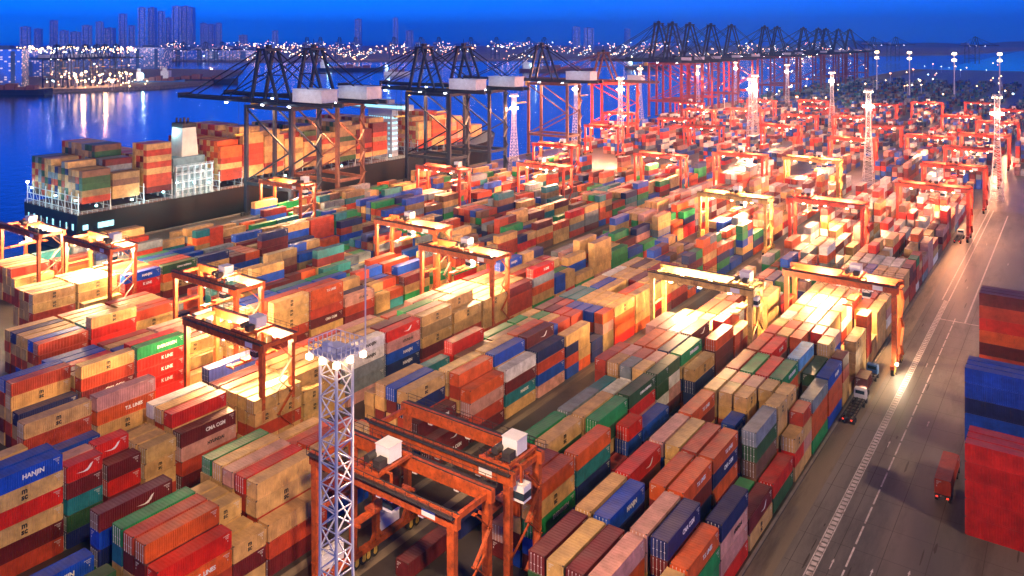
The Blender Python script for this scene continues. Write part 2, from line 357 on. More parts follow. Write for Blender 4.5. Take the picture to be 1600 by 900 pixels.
def auto_stack(li, y, pal):
    base = [3.4, 3.2, 3.6, 3.6, 3.3, 3.0, 3.2, 3.0][li] if li < 8 else 3
    n = max(0, min(6, round(rng.gauss(base, 1.0))))
    return ''.join(rng.choice(pal) for _ in range(n))
def fill_lane(li, xr, rows, y0, y1, plan):
    bay = 0; y = y0
    while y < y1:
        pal = zone_palette(li, y)
        spec = plan.get((li, bay))
        short_bay = rng.random() < .28
        trend = rng.choice([-1, 0, 0, 0, 1])
        for row in range(rows):
            x = xr - row * PITCH
            if spec is not None:
                st = spec[row] if row < len(spec) else ''
                if '/' in st:
                    for h, hs in enumerate(st.split('/')):
                        stack(li, bay, row, x, y + .05 + h * 6.13, 6.06, hs.upper(), h, 1)
                else: stack(li, bay, row, x, y, 12.19, st.upper(), None, 1)
                continue
            st = auto_stack(li, y, pal)
            if trend > 0 and len(st) < 5: st += rng.choice(pal)
            if trend < 0: st = st[1:]
            if short_bay:
                for h in (0, 1): stack(li, bay, row, x, y + .05 + h * 6.13, 6.06, ''.join(c if rng.random() < .6 else rng.choice(pal) for c in st), h, .5)
            else: stack(li, bay, row, x, y, 12.19, st, None, .6)
        y += BAY; bay += 1
def stack(li, bay, row, x, y, ln, st, half, p):
    cols = [c for c in st if c in PAL][::-1]
    for t, c in enumerate(cols):
        logo = LOGO_OF.get(c) if rng.random() < p * (.42 if c != 'T' else .9) else None
        if c in 'RM' and rng.random() < .16: logo = 'SWOOSH'
        if ln < 7 and c not in 'TB': logo = None
        if st == 'GRRRR': logo = 'EVERGREEN' if c == 'G' else 'K LINE'
        if st in ('RPBNN', 'RMUDN', 'RMTCB') and c == 'R': logo = 'SWOOSH'
        if st == 'RPBNN' and c in 'BNP': logo = 'HYUNDAI' if c == 'P' else 'HANJIN'
        add_cont(li, bay, row, t, len(cols), x, y, ln, c, logo, half)
# ---------------------------------------------------------------- ground, road, water
def flat(name, x0, x1, y0, y1, z, m, kind='structure', parent=None):
    b = MB(); b.quad([(x0, y0, z), (x1, y0, z), (x1, y1, z), (x0, y1, z)])
    o = b.build(name, m, parent); 
    if kind and not parent: o['kind'] = kind
    return o
mat('yard_concrete', (.06, .052, .048), .38, noise=.45, scale=.06, bump=.15, coord='Object', dirt=(.03, .024, .022), dscale=.09)
mat('road_concrete', (.165, .15, .136), .5, noise=.5, scale=.06, bump=.12, dirt=(.045, .040, .036), dscale=.09, stretch=(1, .16, 1))
mat('track_concrete', (.22, .18, .13), .55, noise=.3, scale=.12, dirt=(.07, .05, .04), dscale=.25, stretch=(1, .1, 1))
mat('line_paint', (.66, .60, .60), .5, noise=.2, scale=.8, dirt=(.3, .2, .17), dscale=.9)
mat('kerb_stone', (.24, .2, .17), .8, noise=.2)
mat('quay_stone', (.16, .13, .11), .8, noise=.4, scale=.3)

QX = -302.0
b = MB()       # the terminal: one sheet from the quay edge out to the horizon
b.quad([(QX, -300, 0), (9000, -300, 0), (9000, 2500, 0), (QX, 2500, 0)])
b.quad([(900, 2500, 0), (9000, 2500, 0), (9000, 16000, 0), (3000, 16000, 0)])
g = b.build('ground', 'yard_concrete'); g['kind'] = 'structure'
b = MB(); b.box(QX - 1.5, QX - .003, -300, 2500, -7, .25); b.box(QX, QX + .6, -300, 2500, .003, .35)
for k in range(40): b.box(QX - 2.1, QX - 1.5, 60 + k * 16, 61.6 + k * 16, -3, -.4, 1)
tag(b.build('quay_wall', ['quay_stone', 'rubber']), 'long concrete quay wall with black fenders beside the moored ship', 'quay wall')
mat('water_surface', (.004, .02, .06), .16)
wm = MATS['water_surface']; n = wm.node_tree; L_ = n.links; bb = n.nodes['Principled BSDF']
tc = n.nodes.new('ShaderNodeNewGeometry'); nz = n.nodes.new('ShaderNodeTexNoise'); nz.inputs['Scale'].default_value = .12; nz.inputs['Detail'].default_value = 5
L_.new(tc.outputs['Position'], nz.inputs['Vector']); bp = n.nodes.new('ShaderNodeBump'); bp.inputs['Strength'].default_value = .22; bp.inputs['Distance'].default_value = 1.2
L_.new(nz.outputs['Fac'], bp.inputs['Height']); L_.new(bp.outputs[0], bb.inputs['Normal'])
flat('water', -16000, QX - 1.5, -1500, 20000, -4, 'water_surface')

RX0, RX1 = -39.2, -12.5
flat('road', -36.2, 60, 60, 470, .004, 'road_concrete')
flat('road_verge_track', -39.6, -36.2, 60, 470, .008, 'track_concrete')
b = MB(); b.box(-40.2, -39.75, 60, 470, .003, .13); o = b.build('kerb', 'kerb_stone'); o['kind'] = 'structure'
# runway strip for each crane track
b = MB()
for x in (-59.9, -61.9, -85.6, -93.4, -118.2, -126.3, -150.9, -158.9, -182.4): b.quad([(x - .8, 40, .012), (x + .8, 40, .012), (x + .8, 480, .012), (x - .8, 480, .012)])
o = b.build('crane_runways', 'track_concrete'); o['kind'] = 'structure'
b = MB()
# double ladder line: two edges and ticks
for y in [60 + k * 1.5 for k in range(160)]:
    b.box(-32.4, -31.6, y, y + 1.0, .009, .012)
b.box(-32.62, -32.46, 60, 300, .009, .012); b.box(-31.54, -31.38, 60, 300, .009, .012)
for y in [60 + k * 7.2 for k in range(31)]: b.box(-28.1, -27.85, y, y + 6.2, .009, .012)
b.box(-31.5, -13, 279, 279.5, .009, .012)
b.box(-25.6, -25.2, 279, 460, .009, .012)
b.box(-33.3, -33.0, 300, 470, .009, .012); b.box(-31.6, -31.3, 300, 470, .009, .012)
for (x, y) in ((-29.9, 137), (-24.7, 138), (-20.2, 141), (-29.8, 185), (-24.9, 200), (-29.6, 236), (-20, 262), (-28.5, 318), (-22.0, 322), (-20, 360), (-28.5, 390)):
    b.box(x, x + .16, y, y + 2.2, .009, .012)
    b.quad([(x - .12, y + 2.2, .0121), (x + .28, y + 2.2, .0121), (x + .08, y + 3.3, .0121)])
o = b.build('road_markings', 'line_paint'); o['kind'] = 'structure'

b = MB()
mat('joint_tar', (.07, .056, .047), .7)
rj = random.Random(3)
for k in range(24):
    b.quad([(-36, 62 + k * 9.2, .0065), (8, 62 + k * 9.2, .0065), (8, 62.09 + k * 9.2, .0065), (-36, 62.09 + k * 9.2, .0065)])
for x in (-35.2, -29.9, -24.0, -18.2, -11.5): b.quad([(x, 60, .0068), (x + .09, 60, .0068), (x + .09, 300, .0068), (x, 300, .0068)])
for k in range(46):
    x = rj.uniform(-36, 0); y = rj.uniform(95, 330); w_ = rj.uniform(.08, .35); l_ = rj.uniform(.4, 5); n_ = 9
    b.quad([(x + w_ * math.cos(6.283 * i / n_) * rj.uniform(.6, 1), y + l_ * math.sin(6.283 * i / n_) * rj.uniform(.6, 1), .0072 + k * .00001) for i in range(n_)])
o = b.build('road_stains', 'joint_tar'); o['kind'] = 'structure'
# ---------------------------------------------------------------- containers
YEND = [480, 480, 480, 480, 480, 460, 430, 400]
for li, (nm, xr, rows, y0, *_) in enumerate(LANES):
    fill_lane(li, xr, rows, y0, YEND[li], PLAN)
for k_, (li, row, y, ln, st) in enumerate(EXTRA):
    stack(li, 30 + round((y - 40) / 6.5), row, LANES[li][1] - row * PITCH, y, ln, st, None, 1)
# yard beyond the far cross road
rng2 = random.Random(11)
def far_field(xa, xb, ya, yb, pal, hmax, dens=.8, pit=34):
    x = xa
    while x > xb:
        y = ya
        while y < yb:
            if rng2.random() < dens:
                hh = rng2.choice([1, 2, 3, 4, 4, 5][:hmax + 1])
                for r in range(6):
                    n = max(0, hh + rng2.choice([-1, 0, 0, 1]))
                    for t in range(n): CONTS.append(dict(li=99, bay=0, row=0, tier=t, n=n, x=x - r * PITCH, y=y, ln=12.19, z=t * CH, col=rng2.choice(pal), logo=None, half=None))
            y += BAY
        x -= pit
far_field(-41, -290, 532, 1000, 'PMWNMYBRCPKNBNBM', 4, .72)
far_field(-41, -330, 1030, 1700, 'NYBMNNBUKYN', 4, .5)
far_field(60, -30, 560, 1700, 'PMWNMYBRCPN', 3, .45, 38)
# stacks on the open yard at the right of the road, long side to the camera
def cross_stack(x0, y0, nx, cols, ln=12.19, ny=1, li=50, h=2.9):
    for j in range(ny):
        for i in range(nx):
            for t, c in enumerate(cols[::-1]):
                CONTS.append(dict(li=li, bay=j, row=i, tier=t, n=len(cols), x=x0 + i * (ln + .3), y=y0 + j * 2.7, ln=ln, z=t * h, col=c, logo=None, half=None, cross=True, h=h))
cross_stack(-14.6, 160.5, 3, 'RRRRR', ny=3, li=50, h=3.0)
cross_stack(-17.3, 190, 3, 'BBNBBB', ny=3, li=51)
cross_stack(-18.6, 236, 3, 'MCROMCO', ny=3, li=52, h=2.93)

# ---------------------------------------------------------------- the ship's own containers
DZ = 15.4         # deck height
SX0, SX1 = -307.5, -351.5    # near and far side of the hull
SY0 = 168.0
rs = random.Random(21)
def ship_block(y0, nb, tiers_by_row, pal):
    for bk in range(nb):
        for r in range(15):
            n = tiers_by_row(bk, r)
            for t in range(n):
                CONTS.append(dict(li=60, bay=y0, row=r, tier=t, n=n, x=SX0 - .6 - r * 2.75, y=y0 + bk * 13.0, ln=12.19, z=DZ + t * CH, col=rs.choice(pal if isinstance(pal, str) else pal[bk % len(pal)]), logo='MSC' if rs.random() < .5 else None, half=None))
ship_block(SY0 + 2.2, 1, lambda b, r: 5 if r < 3 else 5 + (r in (4, 5)) + (r > 8), 'TTCTTYSDKN')
ship_block(SY0 + 15.4, 1, lambda b, r: 4 if r < 2 else (6 if r < 5 else 8), 'CTTMTTSDKY')
ship_block(SY0 + 31, 1, lambda b, r: 8 if r < 4 else 6, 'TCTTMTCS')
ship_block(SY0 + 69.5, 9, lambda b, r: [7, 9, 8, 7, 8, 6, 8, 7, 8][b] - (r < 1) - (r in (5, 6)) * (b % 2), ['CCOT', 'TTTC', 'TTTC', 'TCTS', 'SDTM', 'TTCS', 'STTD', 'CMTS', 'SMTC'])
ship_block(SY0 + 214.5, 4, lambda b, r: [7, 8, 7, 6][b] - (r < 2), 'TOCTPTCO')

ship_block(SY0 + 267.5, 2, lambda b, r: (5 - 2 * b if 2 < r < 13 - b else 0), 'TCTOSU')
# boxes -> which are seen most
def cbox(c):
    h = c.get('h', CH)
    if c.get('cross'): return (c['x'], c['x'] + c['ln'], c['y'], c['y'] + CW, c['z'], c['z'] + h)
    return (c['x'] - CW, c['x'], c['y'], c['y'] + c['ln'], c['z'], c['z'] + h)
vs, fs, own = [], [], []
for ci, c in enumerate(CONTS):
    x0, x1, y0, y1, z0, z1 = cbox(c); bI = len(vs)
    vs += [(x0, y0, z0), (x1, y0, z0), (x1, y1, z0), (x0, y1, z0), (x0, y0, z1), (x1, y0, z1), (x1, y1, z1), (x0, y1, z1)]
    for q in ((4, 5, 6, 7), (0, 1, 5, 4), (1, 2, 6, 5), (3, 0, 4, 7)): fs.append([bI + i for i in q]); own.append(ci)
bvh = BVHTree.FromPolygons(vs, fs)
cnt = {}
F_ = Vector((-math.sin(YAW), math.cos(YAW), 0)); R_ = Vector((math.cos(YAW), math.sin(YAW), 0)); U_ = Vector((0, 0, 1)); O_ = Vector((0, 0, CAM_H))
NXR, NYR = 480, 270
for j in range(NYR):
    for i in range(NXR):
        px = (i + .5) * 1600 / NXR; py = (j + .5) * 900 / NYR
        if py < 140: continue
        d = F_ + R_ * ((px - 660) / 1285) - U_ * ((py - 60) / 1285)
        hit = bvh.ray_cast(O_, d)
        if hit[2] is not None:
            k = own[hit[2]]; cnt[k] = cnt.get(k, 0) + 1
order = sorted(cnt, key=lambda k: -cnt[k])
SOLO = order[:300]; solo = set(SOLO)
print('containers', len(CONTS), 'seen', len(cnt), 'smallest solo', cnt[SOLO[-1]])

# shared container meshes
def corr_side(b, ln, h, xf, sgn, m=0, wdt=None):
    """corrugated long side: frame plane xf, panel recessed"""
    n = max(6, int(ln / .36)); y0, y1 = .16, ln - .16; z0, z1 = .2, h - .14; st = (y1 - y0) / n; base = len(b.v)
    pr = []
    for k in range(n):
        a = y0 + k * st
        for (dy, dx) in ((0, 0), (.34, 0), (.5, 1), (.84, 1)): pr.append((a + dy * st, xf - sgn * (.015 + .075 * dx)))
    pr.append((y1, xf - sgn * .015))
    for (y, x) in pr: b.v += [(x, y, z0), (x, y, z1)]
    for k in range(len(pr) - 1):
        i = base + 2 * k; b.f.append((i, i + 2, i + 3, i + 1) if sgn > 0 else (i, i + 1, i + 3, i + 2)); b.m.append(m)
def container_mesh(ln, h, name):
    b = MB(); W2 = CW
    # posts and rails (origin at the near right bottom corner, body towards -x)
    for x in (-.16, -W2):
        for y in (0, ln - .16): b.box(x, x + .16, y, y + .16, .003, h - .003)
        b.box(x + .02, x + .14, .16, ln - .16, .01, .2); b.box(x + .03, x + .13, .16, ln - .16, h - .14, h - .02)
    b.box(-W2 + .16, -.16, .02, .14, .01, .2); b.box(-W2 + .16, -.16, ln - .14, ln - .02, .01, .2)
    b.box(-W2 + .16, -.16, .02, .14, h - .14, h - .02); b.box(-W2 + .16, -.16, ln - .14, ln - .02, h - .14, h - .02)
    corr_side(b, ln, h, 0, 1); corr_side(b, ln, h, -W2, -1)
    # end panels with vertical ribs
    for ye, s in ((.06, -1), (ln - .06, 1)):
        n = 9; st = (W2 - .32) / n; pr = []
        for k in range(n):
            a = -W2 + .16 + k * st
            for (dx, dy) in ((0, 0), (.35, 0), (.5, 1), (.85, 1)): pr.append((a + dx * st, ye - s * .05 * dy))
        pr.append((-.16, ye)); base = len(b.v)
        for (x, y) in pr: b.v += [(x, y, .2), (x, y, h - .14)]
        for k in range(len(pr) - 1):
            i = base + 2 * k; b.f.append((i, i + 2, i + 3, i + 1) if s < 0 else (i, i + 1, i + 3, i + 2)); b.m.append(0)
    # roof: shallow cross ribs
    n = int(ln / .6); st = (ln - .3) / n; pr = []
    for k in range(n):
        a = .15 + k * st
        for (dy, dz) in ((0, 0), (.4, 0), (.5, 1), (.9, 1)): pr.append((a + dy * st, h - .035 - .02 * dz))
    pr.append((ln - .15, h - .035)); base = len(b.v)
    for (y, z) in pr: b.v += [(-W2 + .04, y, z), (-.04, y, z)]
    for k in range(len(pr) - 1):
        i = base + 2 * k; b.f.append((i, i + 1, i + 3, i + 2)); b.m.append(1)
    b.box(-W2 + .01, -.01, .01, .15, h - .03, h - .004, 1); b.box(-W2 + .01, -.01, ln - .15, ln - .01, h - .03, h - .004, 1)
    b.box(-.05, -.01, .15, ln - .15, h - .034, h - .006, 1); b.box(-W2 + .01, -W2 + .05, .15, ln - .15, h - .034, h - .006, 1)
    for x in (-.18, -W2):      # corner castings
        for y in (0, ln - .18):
            b.box(x - .002, x + .182, y - .004, y + .184, h - .12, h, 2); b.box(x - .002, x + .182, y - .004, y + .184, 0, .12, 2)
    for k, (dy, z_, w_, hh) in enumerate(((1.5, .42, 1.15, .13), (1.15, .66, .75, .1), (1.0, .85, .5, .1), (.75, 1.25, .28, .22))):       # number rows near the far end of the side
        zc = h - z_
        for g in range(int(w_ / .16)): b.box(.004, .012, ln - dy + g * .16, ln - dy + g * .16 + .1, zc - hh / 2, zc + hh / 2, 3)
        for g in range(int(w_ / .2)): b.box(-W2 + .3 + g * .15, -W2 + .4 + g * .15, -.012, -.004, zc - hh / 2, zc + hh / 2, 3)
    return b.mesh(name, ['container_paint', 'container_roof', 'corner_casting', 'id_mark'])
mat('id_mark', (.6, .58, .54), .6); mat('corner_casting', (.10, .07, .055), .6, noise=.4)
CM = {}
for ln in (12.19, 6.06):
    for h in (CH, 2.9, 3.0, 2.93): 
        if h == CH or ln > 7: CM[(ln, h)] = container_mesh(ln, h, 'container_body')
b = MB(); b.box(-1.04, -.01, -.05, .0, .22, CH - .16)
for z in (.8, 1.3, 1.8): b.box(-1.0, -.05, -.062, -.05, z, z + .05)
DOOR = b.mesh('container_door', ['container_paint'])
b = MB(); b.cyl((0, -.09, .05), (0, -.09, CH - .1), .022, 6); b.box(-.1, .1, -.11, -.07, 1.05, 1.12); b.box(-.05, .05, -.1, -.06, .12, .2); b.box(-.05, .05, -.1, -.06, CH - .3, CH - .2)
ROD = b.mesh('lock_rod', ['galvanised'])
TXT = {}
def text_mesh(s, size, bold=True, spacing=1.0, m='white_letter'):
    k = (s, size, m)
    if k in TXT: return TXT[k]
    cu = bpy.data.curves.new('lettering', 'FONT'); cu.body = s; cu.size = size; cu.align_x = 'CENTER'; cu.align_y = 'CENTER'; cu.extrude = .012
    cu.offset = .035 * size if bold else 0; cu.resolution_u = 2; cu.space_character = spacing; cu.space_line = .75
    cu.materials.append(M[m])
    o = bpy.data.objects.new('lettering', cu); COL.objects.link(o)
    bpy.context.view_layer.update()
    me = bpy.data.meshes.new_from_object(o.evaluated_get(bpy.context.evaluated_depsgraph_get()))
    bpy.data.objects.remove(o); TXT[k] = me
    return me
def swoosh_mesh():
    if 'swoosh' in TXT: return TXT['swoosh']
    b = MB(); z = .02
    b.quad([(-1.6, -.25, z), (-.2, -.35, z), (.45, -.07, z), (.9, .42, z), (1.4, .62, z), (.95, -.15, z), (.45, -.52, z), (-.2, -.52, z), (-.9, -.4, z)])
    TXT['swoosh'] = b.mesh('lettering', ['white_letter']); return TXT['swoosh']
LOGOS = {'MSC': ('m\nsc', 1.2, 'black_letter'), 'EVERGREEN': ('EVERGREEN', .95, 'white_letter'), 'K LINE': ('K LINE', 1.0, 'white_letter'), 'CMA CGM': ('CMA CGM', .95, 'white_letter'),
         'HANJIN': ('HANJIN', 1.0, 'white_letter'), 'T S LINES': ('T.S. LINES', .85, 'white_letter'), 'HYUNDAI': ('HYUNDAI', .85, 'white_letter'), 'CHINA SHIPPING': ('CHINA SHIPPING', .7, 'white_letter'), 'MAERSK': ('MAERSK', .9, 'white_letter')}
LNAME = {'MSC': 'with black square emblem', None: ''}
NUM = 'one two three four five six seven eight nine ten eleven twelve thirteen fourteen fifteen sixteen seventeen eighteen nineteen twenty'.split()
def ckey(c, dt=0): return (c['li'], c['bay'], c['row'], c['half'], c['tier'] + dt, round(c['y'] / 8) if c['li'] >= 60 else 0)
BYPOS = {ckey(c): c for c in CONTS}; USED = set()
def place_solo(c, big):
    h = c.get('h', CH); col = PAL[c['col']]
    rr = random.Random(hash((round(c['x']), round(c['y']), c['tier'])) & 0xffff)
    v = rr.uniform(.86, 1.12); colv = tuple(min(1, q * v * rr.uniform(.96, 1.04)) for q in col)
    o = bpy.data.objects.new('shipping_container', CM[(c['ln'], h)]); COL.objects.link(o)
    if c.get('cross'): o.location = (c['x'], c['y'], c['z']); o.rotation_euler = (0, 0, R(-90)); o.location = (c['x'], c['y'] + CW, c['z']); o.rotation_euler = (0, 0, -math.pi / 2)
    else: o.location = (c['x'], c['y'], c['z'])
    if c.get('cross'):   # body runs from local y 0..ln to world +x, local -x to world +y
        o.location = (c['x'], c['y'], c['z'])
    o.color = (*colv, 1)
    has = False
    if not c.get('cross') and big and rr.random() < .7:
        for k in (0, 1):
            d = bpy.data.objects.new('door', DOOR); COL.objects.link(d); d.parent = o; d.location = (-.17 - 1.05 * k, 0.02, 0); d.color = o.color
            for q in (.28, .78):
                r_ = bpy.data.objects.new('lock_rod', ROD); COL.objects.link(r_); r_.parent = d; r_.location = (-q, 0, 0)
    lg = c['logo']
    if lg and not c.get('cross') and (big or lg == 'MSC'):
        if lg == 'SWOOSH': me = swoosh_mesh()
        else:
            s, sz, m_ = LOGOS[lg]
            if c['col'] in 'WTP' and lg not in ('MSC',): m_ = 'black_letter'
            if c['ln'] < 7: sz *= .8
            me = text_mesh(s, sz, m=m_)
        t = bpy.data.objects.new('emblem' if lg in ('MSC', 'SWOOSH') else 'lettering', me); COL.objects.link(t); t.parent = o
        t.location = (.012, c['ln'] * (.5 if lg == 'MSC' else .62 if c['ln'] > 7 else .5), h * .52); t.rotation_euler = (R(90), 0, R(90)); has = True
    # label
    cn = CNAME[c['col']]; size = 'short ' if c['ln'] < 7 else ''
    deco = ' with black emblem' if (has and lg == 'MSC') else (' with white swoosh' if lg == 'SWOOSH' and has else (' with white lettering' if has and c['col'] not in 'WTP' else (' with dark lettering' if has else '')))
    below = c['n'] - 1 - c['tier']
    up = BYPOS.get(ckey(c, 1)); dn = BYPOS.get(ckey(c, -1))
    def art(q): s = CNAME[q['col']]; return ('an ' if s[0] in 'aeiou' else 'a ') + s + ' one'
    tierp = ('top tier', 'second tier down', 'third tier down', 'fourth tier down', 'fifth tier down', 'sixth tier down', 'seventh tier down')[below]
    if below == 0 and dn: vert = ['top one, on ' + art(dn), tierp]
    elif up: vert = ['under ' + art(up), tierp]
    else: vert = [tierp]
    if c['li'] < 20:
        nm = ['roadside block', 'second block from road', 'third block from road', 'fourth block from road', 'fifth block from road', 'sixth block from road', 'seventh block from road', 'quayside block'][c['li']]
        bay = ('front bay ' + NUM[c['bay'] - 30]) if c['bay'] >= 30 else ORD[min(19, c['bay'])] + ' bay'
        half = '' if c['half'] is None else (', near half', ', far half')[c['half']]
        row = ['rightmost row', 'second row from right', 'third row from right', 'third row from left', 'second row from left', 'leftmost row'][c['row']]
        tails = [f"{row}, {bay}{half}, {nm}"]
        grp = 'shipping containers stacked in the ' + nm
    elif c['li'] in (50, 51, 52):
        nm = {50: 'red stack right of road', 51: 'blue stack right of road', 52: 'striped stack right of road'}[c['li']]
        tails = [f"{('front', 'middle', 'back')[c['bay']]} row, {('left', 'middle', 'right')[c['row']]} column, {nm}"]
        grp = 'shipping containers stacked right of the road'
    else:
        place = 'far yard' if c['li'] == 99 else 'moored ship'
        tails = [f"on the {place}, row {c['row'] + 1}, {int(c['y'] - SY0)} m from stern"]
        grp = 'shipping containers on the ' + place
    lab = None
    for vt in vert:
        for d_ in (deco, ''):
            for tl in tails:
                q = f"{size}{cn} container{d_}, {vt}, {tl}"
                if lab is None and len(q.split()) <= 16 and (vt, c['li'], c['bay'], c['row'], c['half'], c['col']) not in USED: lab = q; USED.add((vt, c['li'], c['bay'], c['row'], c['half'], c['col']))
    if lab is None: lab = f"{size}{cn} container, {tierp}, {tails[0]}"
    if len(lab.split()) > 16: lab = lab.replace(' from road', '').replace(' container,', ' box,')
    if len(lab.split()) > 16: lab = lab.replace(' from right', '').replace(' from left', ' leftward')
    tag(o, lab, 'container', grp)
    return o
for i, k in enumerate(SOLO): place_solo(CONTS[k], i < 260)
# everything else as one mass
vv, ff, mm, cc = [], [], [], []
for k, c in enumerate(CONTS):
    if k in solo: continue
    x0, x1, y0, y1, z0, z1 = cbox(c); x0 += .01; x1 -= .01; z1 -= .02; bI = len(vv)
    vv += [(x0, y0, z0), (x1, y0, z0), (x1, y1, z0), (x0, y1, z0), (x0, y0, z1), (x1, y0, z1), (x1, y1, z1), (x0, y1, z1)]
    q_ = rng.uniform(.85, 1.12); col = tuple(min(1, a * q_) for a in PAL[c['col']])
    for q, m_ in (((4, 5, 6, 7), 1), ((0, 1, 5, 4), 0), ((1, 2, 6, 5), 0), ((2, 3, 7, 6), 0), ((3, 0, 4, 7), 0)):
        ff.append([bI + i for i in q]); mm.append(m_); cc += [*col, 1] * 4
    if c['logo'] == 'MSC' and c['z'] >= 0 and c['ln'] > 7:     # small black emblem plate on the side
        ym = (y0 + y1) / 2; bI = len(vv)
        for (a, b_) in ((-.75, .15), (.15, .75)):
            pass
me = bpy.data.meshes.new('container_mass'); me.from_pydata(vv, [], ff); me.materials.append(M['mass_paint']); me.materials.append(M['mass_roof'])
me.polygons.foreach_set('material_index', mm)
ca = me.color_attributes.new('paint', 'FLOAT_COLOR', 'CORNER'); ca.data.foreach_set('color', cc); me.update()
mo = bpy.data.objects.new('stacked_containers', me); COL.objects.link(mo)
tag(mo, 'thousands of further stacked containers filling the yard and the ship', 'containers', kind='stuff')
# ---------------------------------------------------------------- rubber-tyred gantry cranes
WARM = (1.0, .52, .22)
def make_rtg(steel, name='yard_gantry_crane'):
    root = empty(name); W = 24.6; D = 7.8; H = 21.0
    S = [steel, 'dark_metal', 'white_paint', 'galvanised']
    for x in (0, -W):
        for y in (0, D):
            b = MB(); b.beam((x, y, 2.3), (x, y, H - 1.6), .95, .8, 0, 1.1, .95)
            b.beam((x, y + (1.4 if y == 0 else -1.4), 2.2), (x, y, 4.4), .5, .4)
            b.beam((x, y + (-1.2 if y == 0 else 1.2), 2.2), (x, y, 3.9), .4, .4)
            for k in range(5): b.box(x - .56, x + .56, y - .46, y + .46, 5 + 3 * k, 5.12 + 3 * k)
            b.build('leg', S, root)
        b = MB(); b.box(x - .45, x + .45, -2.6, D + 2.6, 1.55, 2.4)
        for q in (-2, 0, D / 2, D, D + 2): b.box(x - .5, x + .5, q - .1, q + .1, 1.5, 2.45)
        sill = b.build('sill_beam', S, root)
        for y0 in (-2.1, -.5, D + .5, D + 2.1):
            b = MB()
            b.cyl((x - .35, y0, .8), (x + .35, y0, .8), .8, 16)
            wh = b.build('wheel', 'rubber', root)
            b = MB(); b.cyl((x - .38, y0, .8), (x + .38, y0, .8), .42, 12); b.box(x - .42, x - .36, y0 - .35, y0 + .35, .8, 1.6); b.box(x + .36, x + .42, y0 - .35, y0 + .35, .8, 1.6)
            b.build('hub', 'bogie_yellow', wh)
        b = MB(); b.box(x - .25, x + .25, .5, D - .5, H - 1.3, H - .5); b.build('end_tie', S, root)
        b = MB(); b.box(x - .2, x + .2, .5, D - .5, 12.2, 12.7) if x else b.beam((x, 0, 8), (x, D, 12.5), .25, .25); b.build('diagonal_tie', S, root)
    for y, s in ((0, -1), (D, 1)):
        b = MB(); b.box(-W - 1.0, 1.0, y - .45, y + .45, H - 1.75, H)
        for k in range(11): b.box(-W + k * 2.46 - .06, -W + k * 2.46 + .06, y - .5, y + .5, H - 1.78, H + .03)
        b.box(-W - .9, .9, y - s * .32 - .06, y - s * .32 + .06, H + .003, H + .14, 1)
        g_ = b.build('girder', S, root)
        b = MB(); b.box(-4.6, -2.4, y + s * .5 - .02, y + s * .5 + .02, H - 1.5, H - .4); b.build('number_plate', 'white_paint', g_)
        if s < 0:
            b = MB(); px_ = None
            for q in range(49):
                xx = -W + q * W / 48; zz = H - 1.95 - .75 * abs(math.sin(q * math.pi / 4)); 
                if px_: b.beam(px_, (xx, y + .6, zz), .09, .09)
                px_ = (xx, y + .6, zz)
            b.build('festoon_cable', 'dark_metal', g_)
        b = MB(); yo = y + s * 1.15
        b.box(-W - .8, .8, min(y + s * .48, yo), max(y + s * .48, yo), H - .14, H - .05, 1)
        b.rail((-W - .8, yo, H - .05), (.8, yo, H - .05), 1.1, 14, 1, .06)
        b.build('walkway', S, g_)
        for k in range(3):
            b = MB(); xx = -W * (.2 + .3 * k)
            b.box(xx - .4, xx + .4, y - .3, y + .3, H - 2.1, H - 1.80, 0)
            lp = b.build('flood_lamp', 'lamp_warm', root)
    b = MB()          # zigzag stair and ladder on the outer right leg
    for k in range(5):
        z = 2.6 + 3.4 * k; a, c = (D - .6, D - 4.2) if k % 2 == 0 else (D - 4.2, D - .6)
        b.beam((.85, a, z), (.85, c, z + 3.4), .5, .1, 0); b.beam((1.1, a, z + 1), (1.1, c, z + 4.4), .05, .05, 0)
        b.box(.6, 1.15, c - .35, c + .35, z + 3.36, z + 3.45, 0)
    b.build('stairs', S, root)
    b = MB(); b.box(-W - 1.7, -W - .5, 1.5, D - 1.5, 2.5, 4.9); b.box(-W - 1.75, -W - .45, 2, 2.8, 2.9, 4.2, 1)
    b.build('engine_housing', 'white_paint' if steel != 'yellow_steel' else 'bogie_yellow', root)
    # trolley
    tr = MB(); tr.box(-2.6, 2.6, .2, .7, H + .18, H + .62); tr.box(-2.6, 2.6, D - .7, D - .2, H + .18, H + .62)
    for x in (-2.4, -.6, 2.1): tr.box(x, x + .4, .7, D - .7, H + .2, H + .6)
    tr.cyl((-.9, 1.6, H + 1.2), (-.9, D - 1.6, H + 1.2), .55, 14, 1); tr.box(.6, 1.9, 1.2, 2.8, H + .6, H + 1.7, 1)
    tr.rail((-2.6, .2, H + .62), (2.6, .2, H + .62), 1.1, 4, 1, .06); tr.rail((-2.6, D - .2, H + .62), (2.6, D - .2, H + .62), 1.1, 4, 1, .06)
    t = tr.build('trolley', S, root)
    b = MB(); b.box(-.6, 1.9, 3.2, 5.9, H + .65, H + 2.8); b.box(-.7, 2.0, 3.1, 6.0, H + 2.8, H + 2.9); b.build('machinery_house', 'white_paint', t)
    b = MB(); b.box(2.7, 4.4, .9, 2.9, H - 4.3, H - 2.0, 0); b.box(2.72, 4.43, .85, 2.95, H - 3.9, H - 2.9, 1); b.box(3.3, 3.6, 1.7, 2.0, H - 2, H + .3, 2); b.box(2.0, 3.6, 1.7, 2.0, H + .25, H + .5, 2)
    b.build('operator_cab', ['white_paint', 'glass', steel], t)
    b = MB(); zs = H - 6.2
    for x in (-1.1, 1.1):
        for y in (1.0, D - 1.0): b.beam((x, y, H + .2), (x * .9, y + (.3 if y < 3 else -.3), zs + .6), .05, .05)
    b.build('hoist_ropes', 'dark_metal', t)
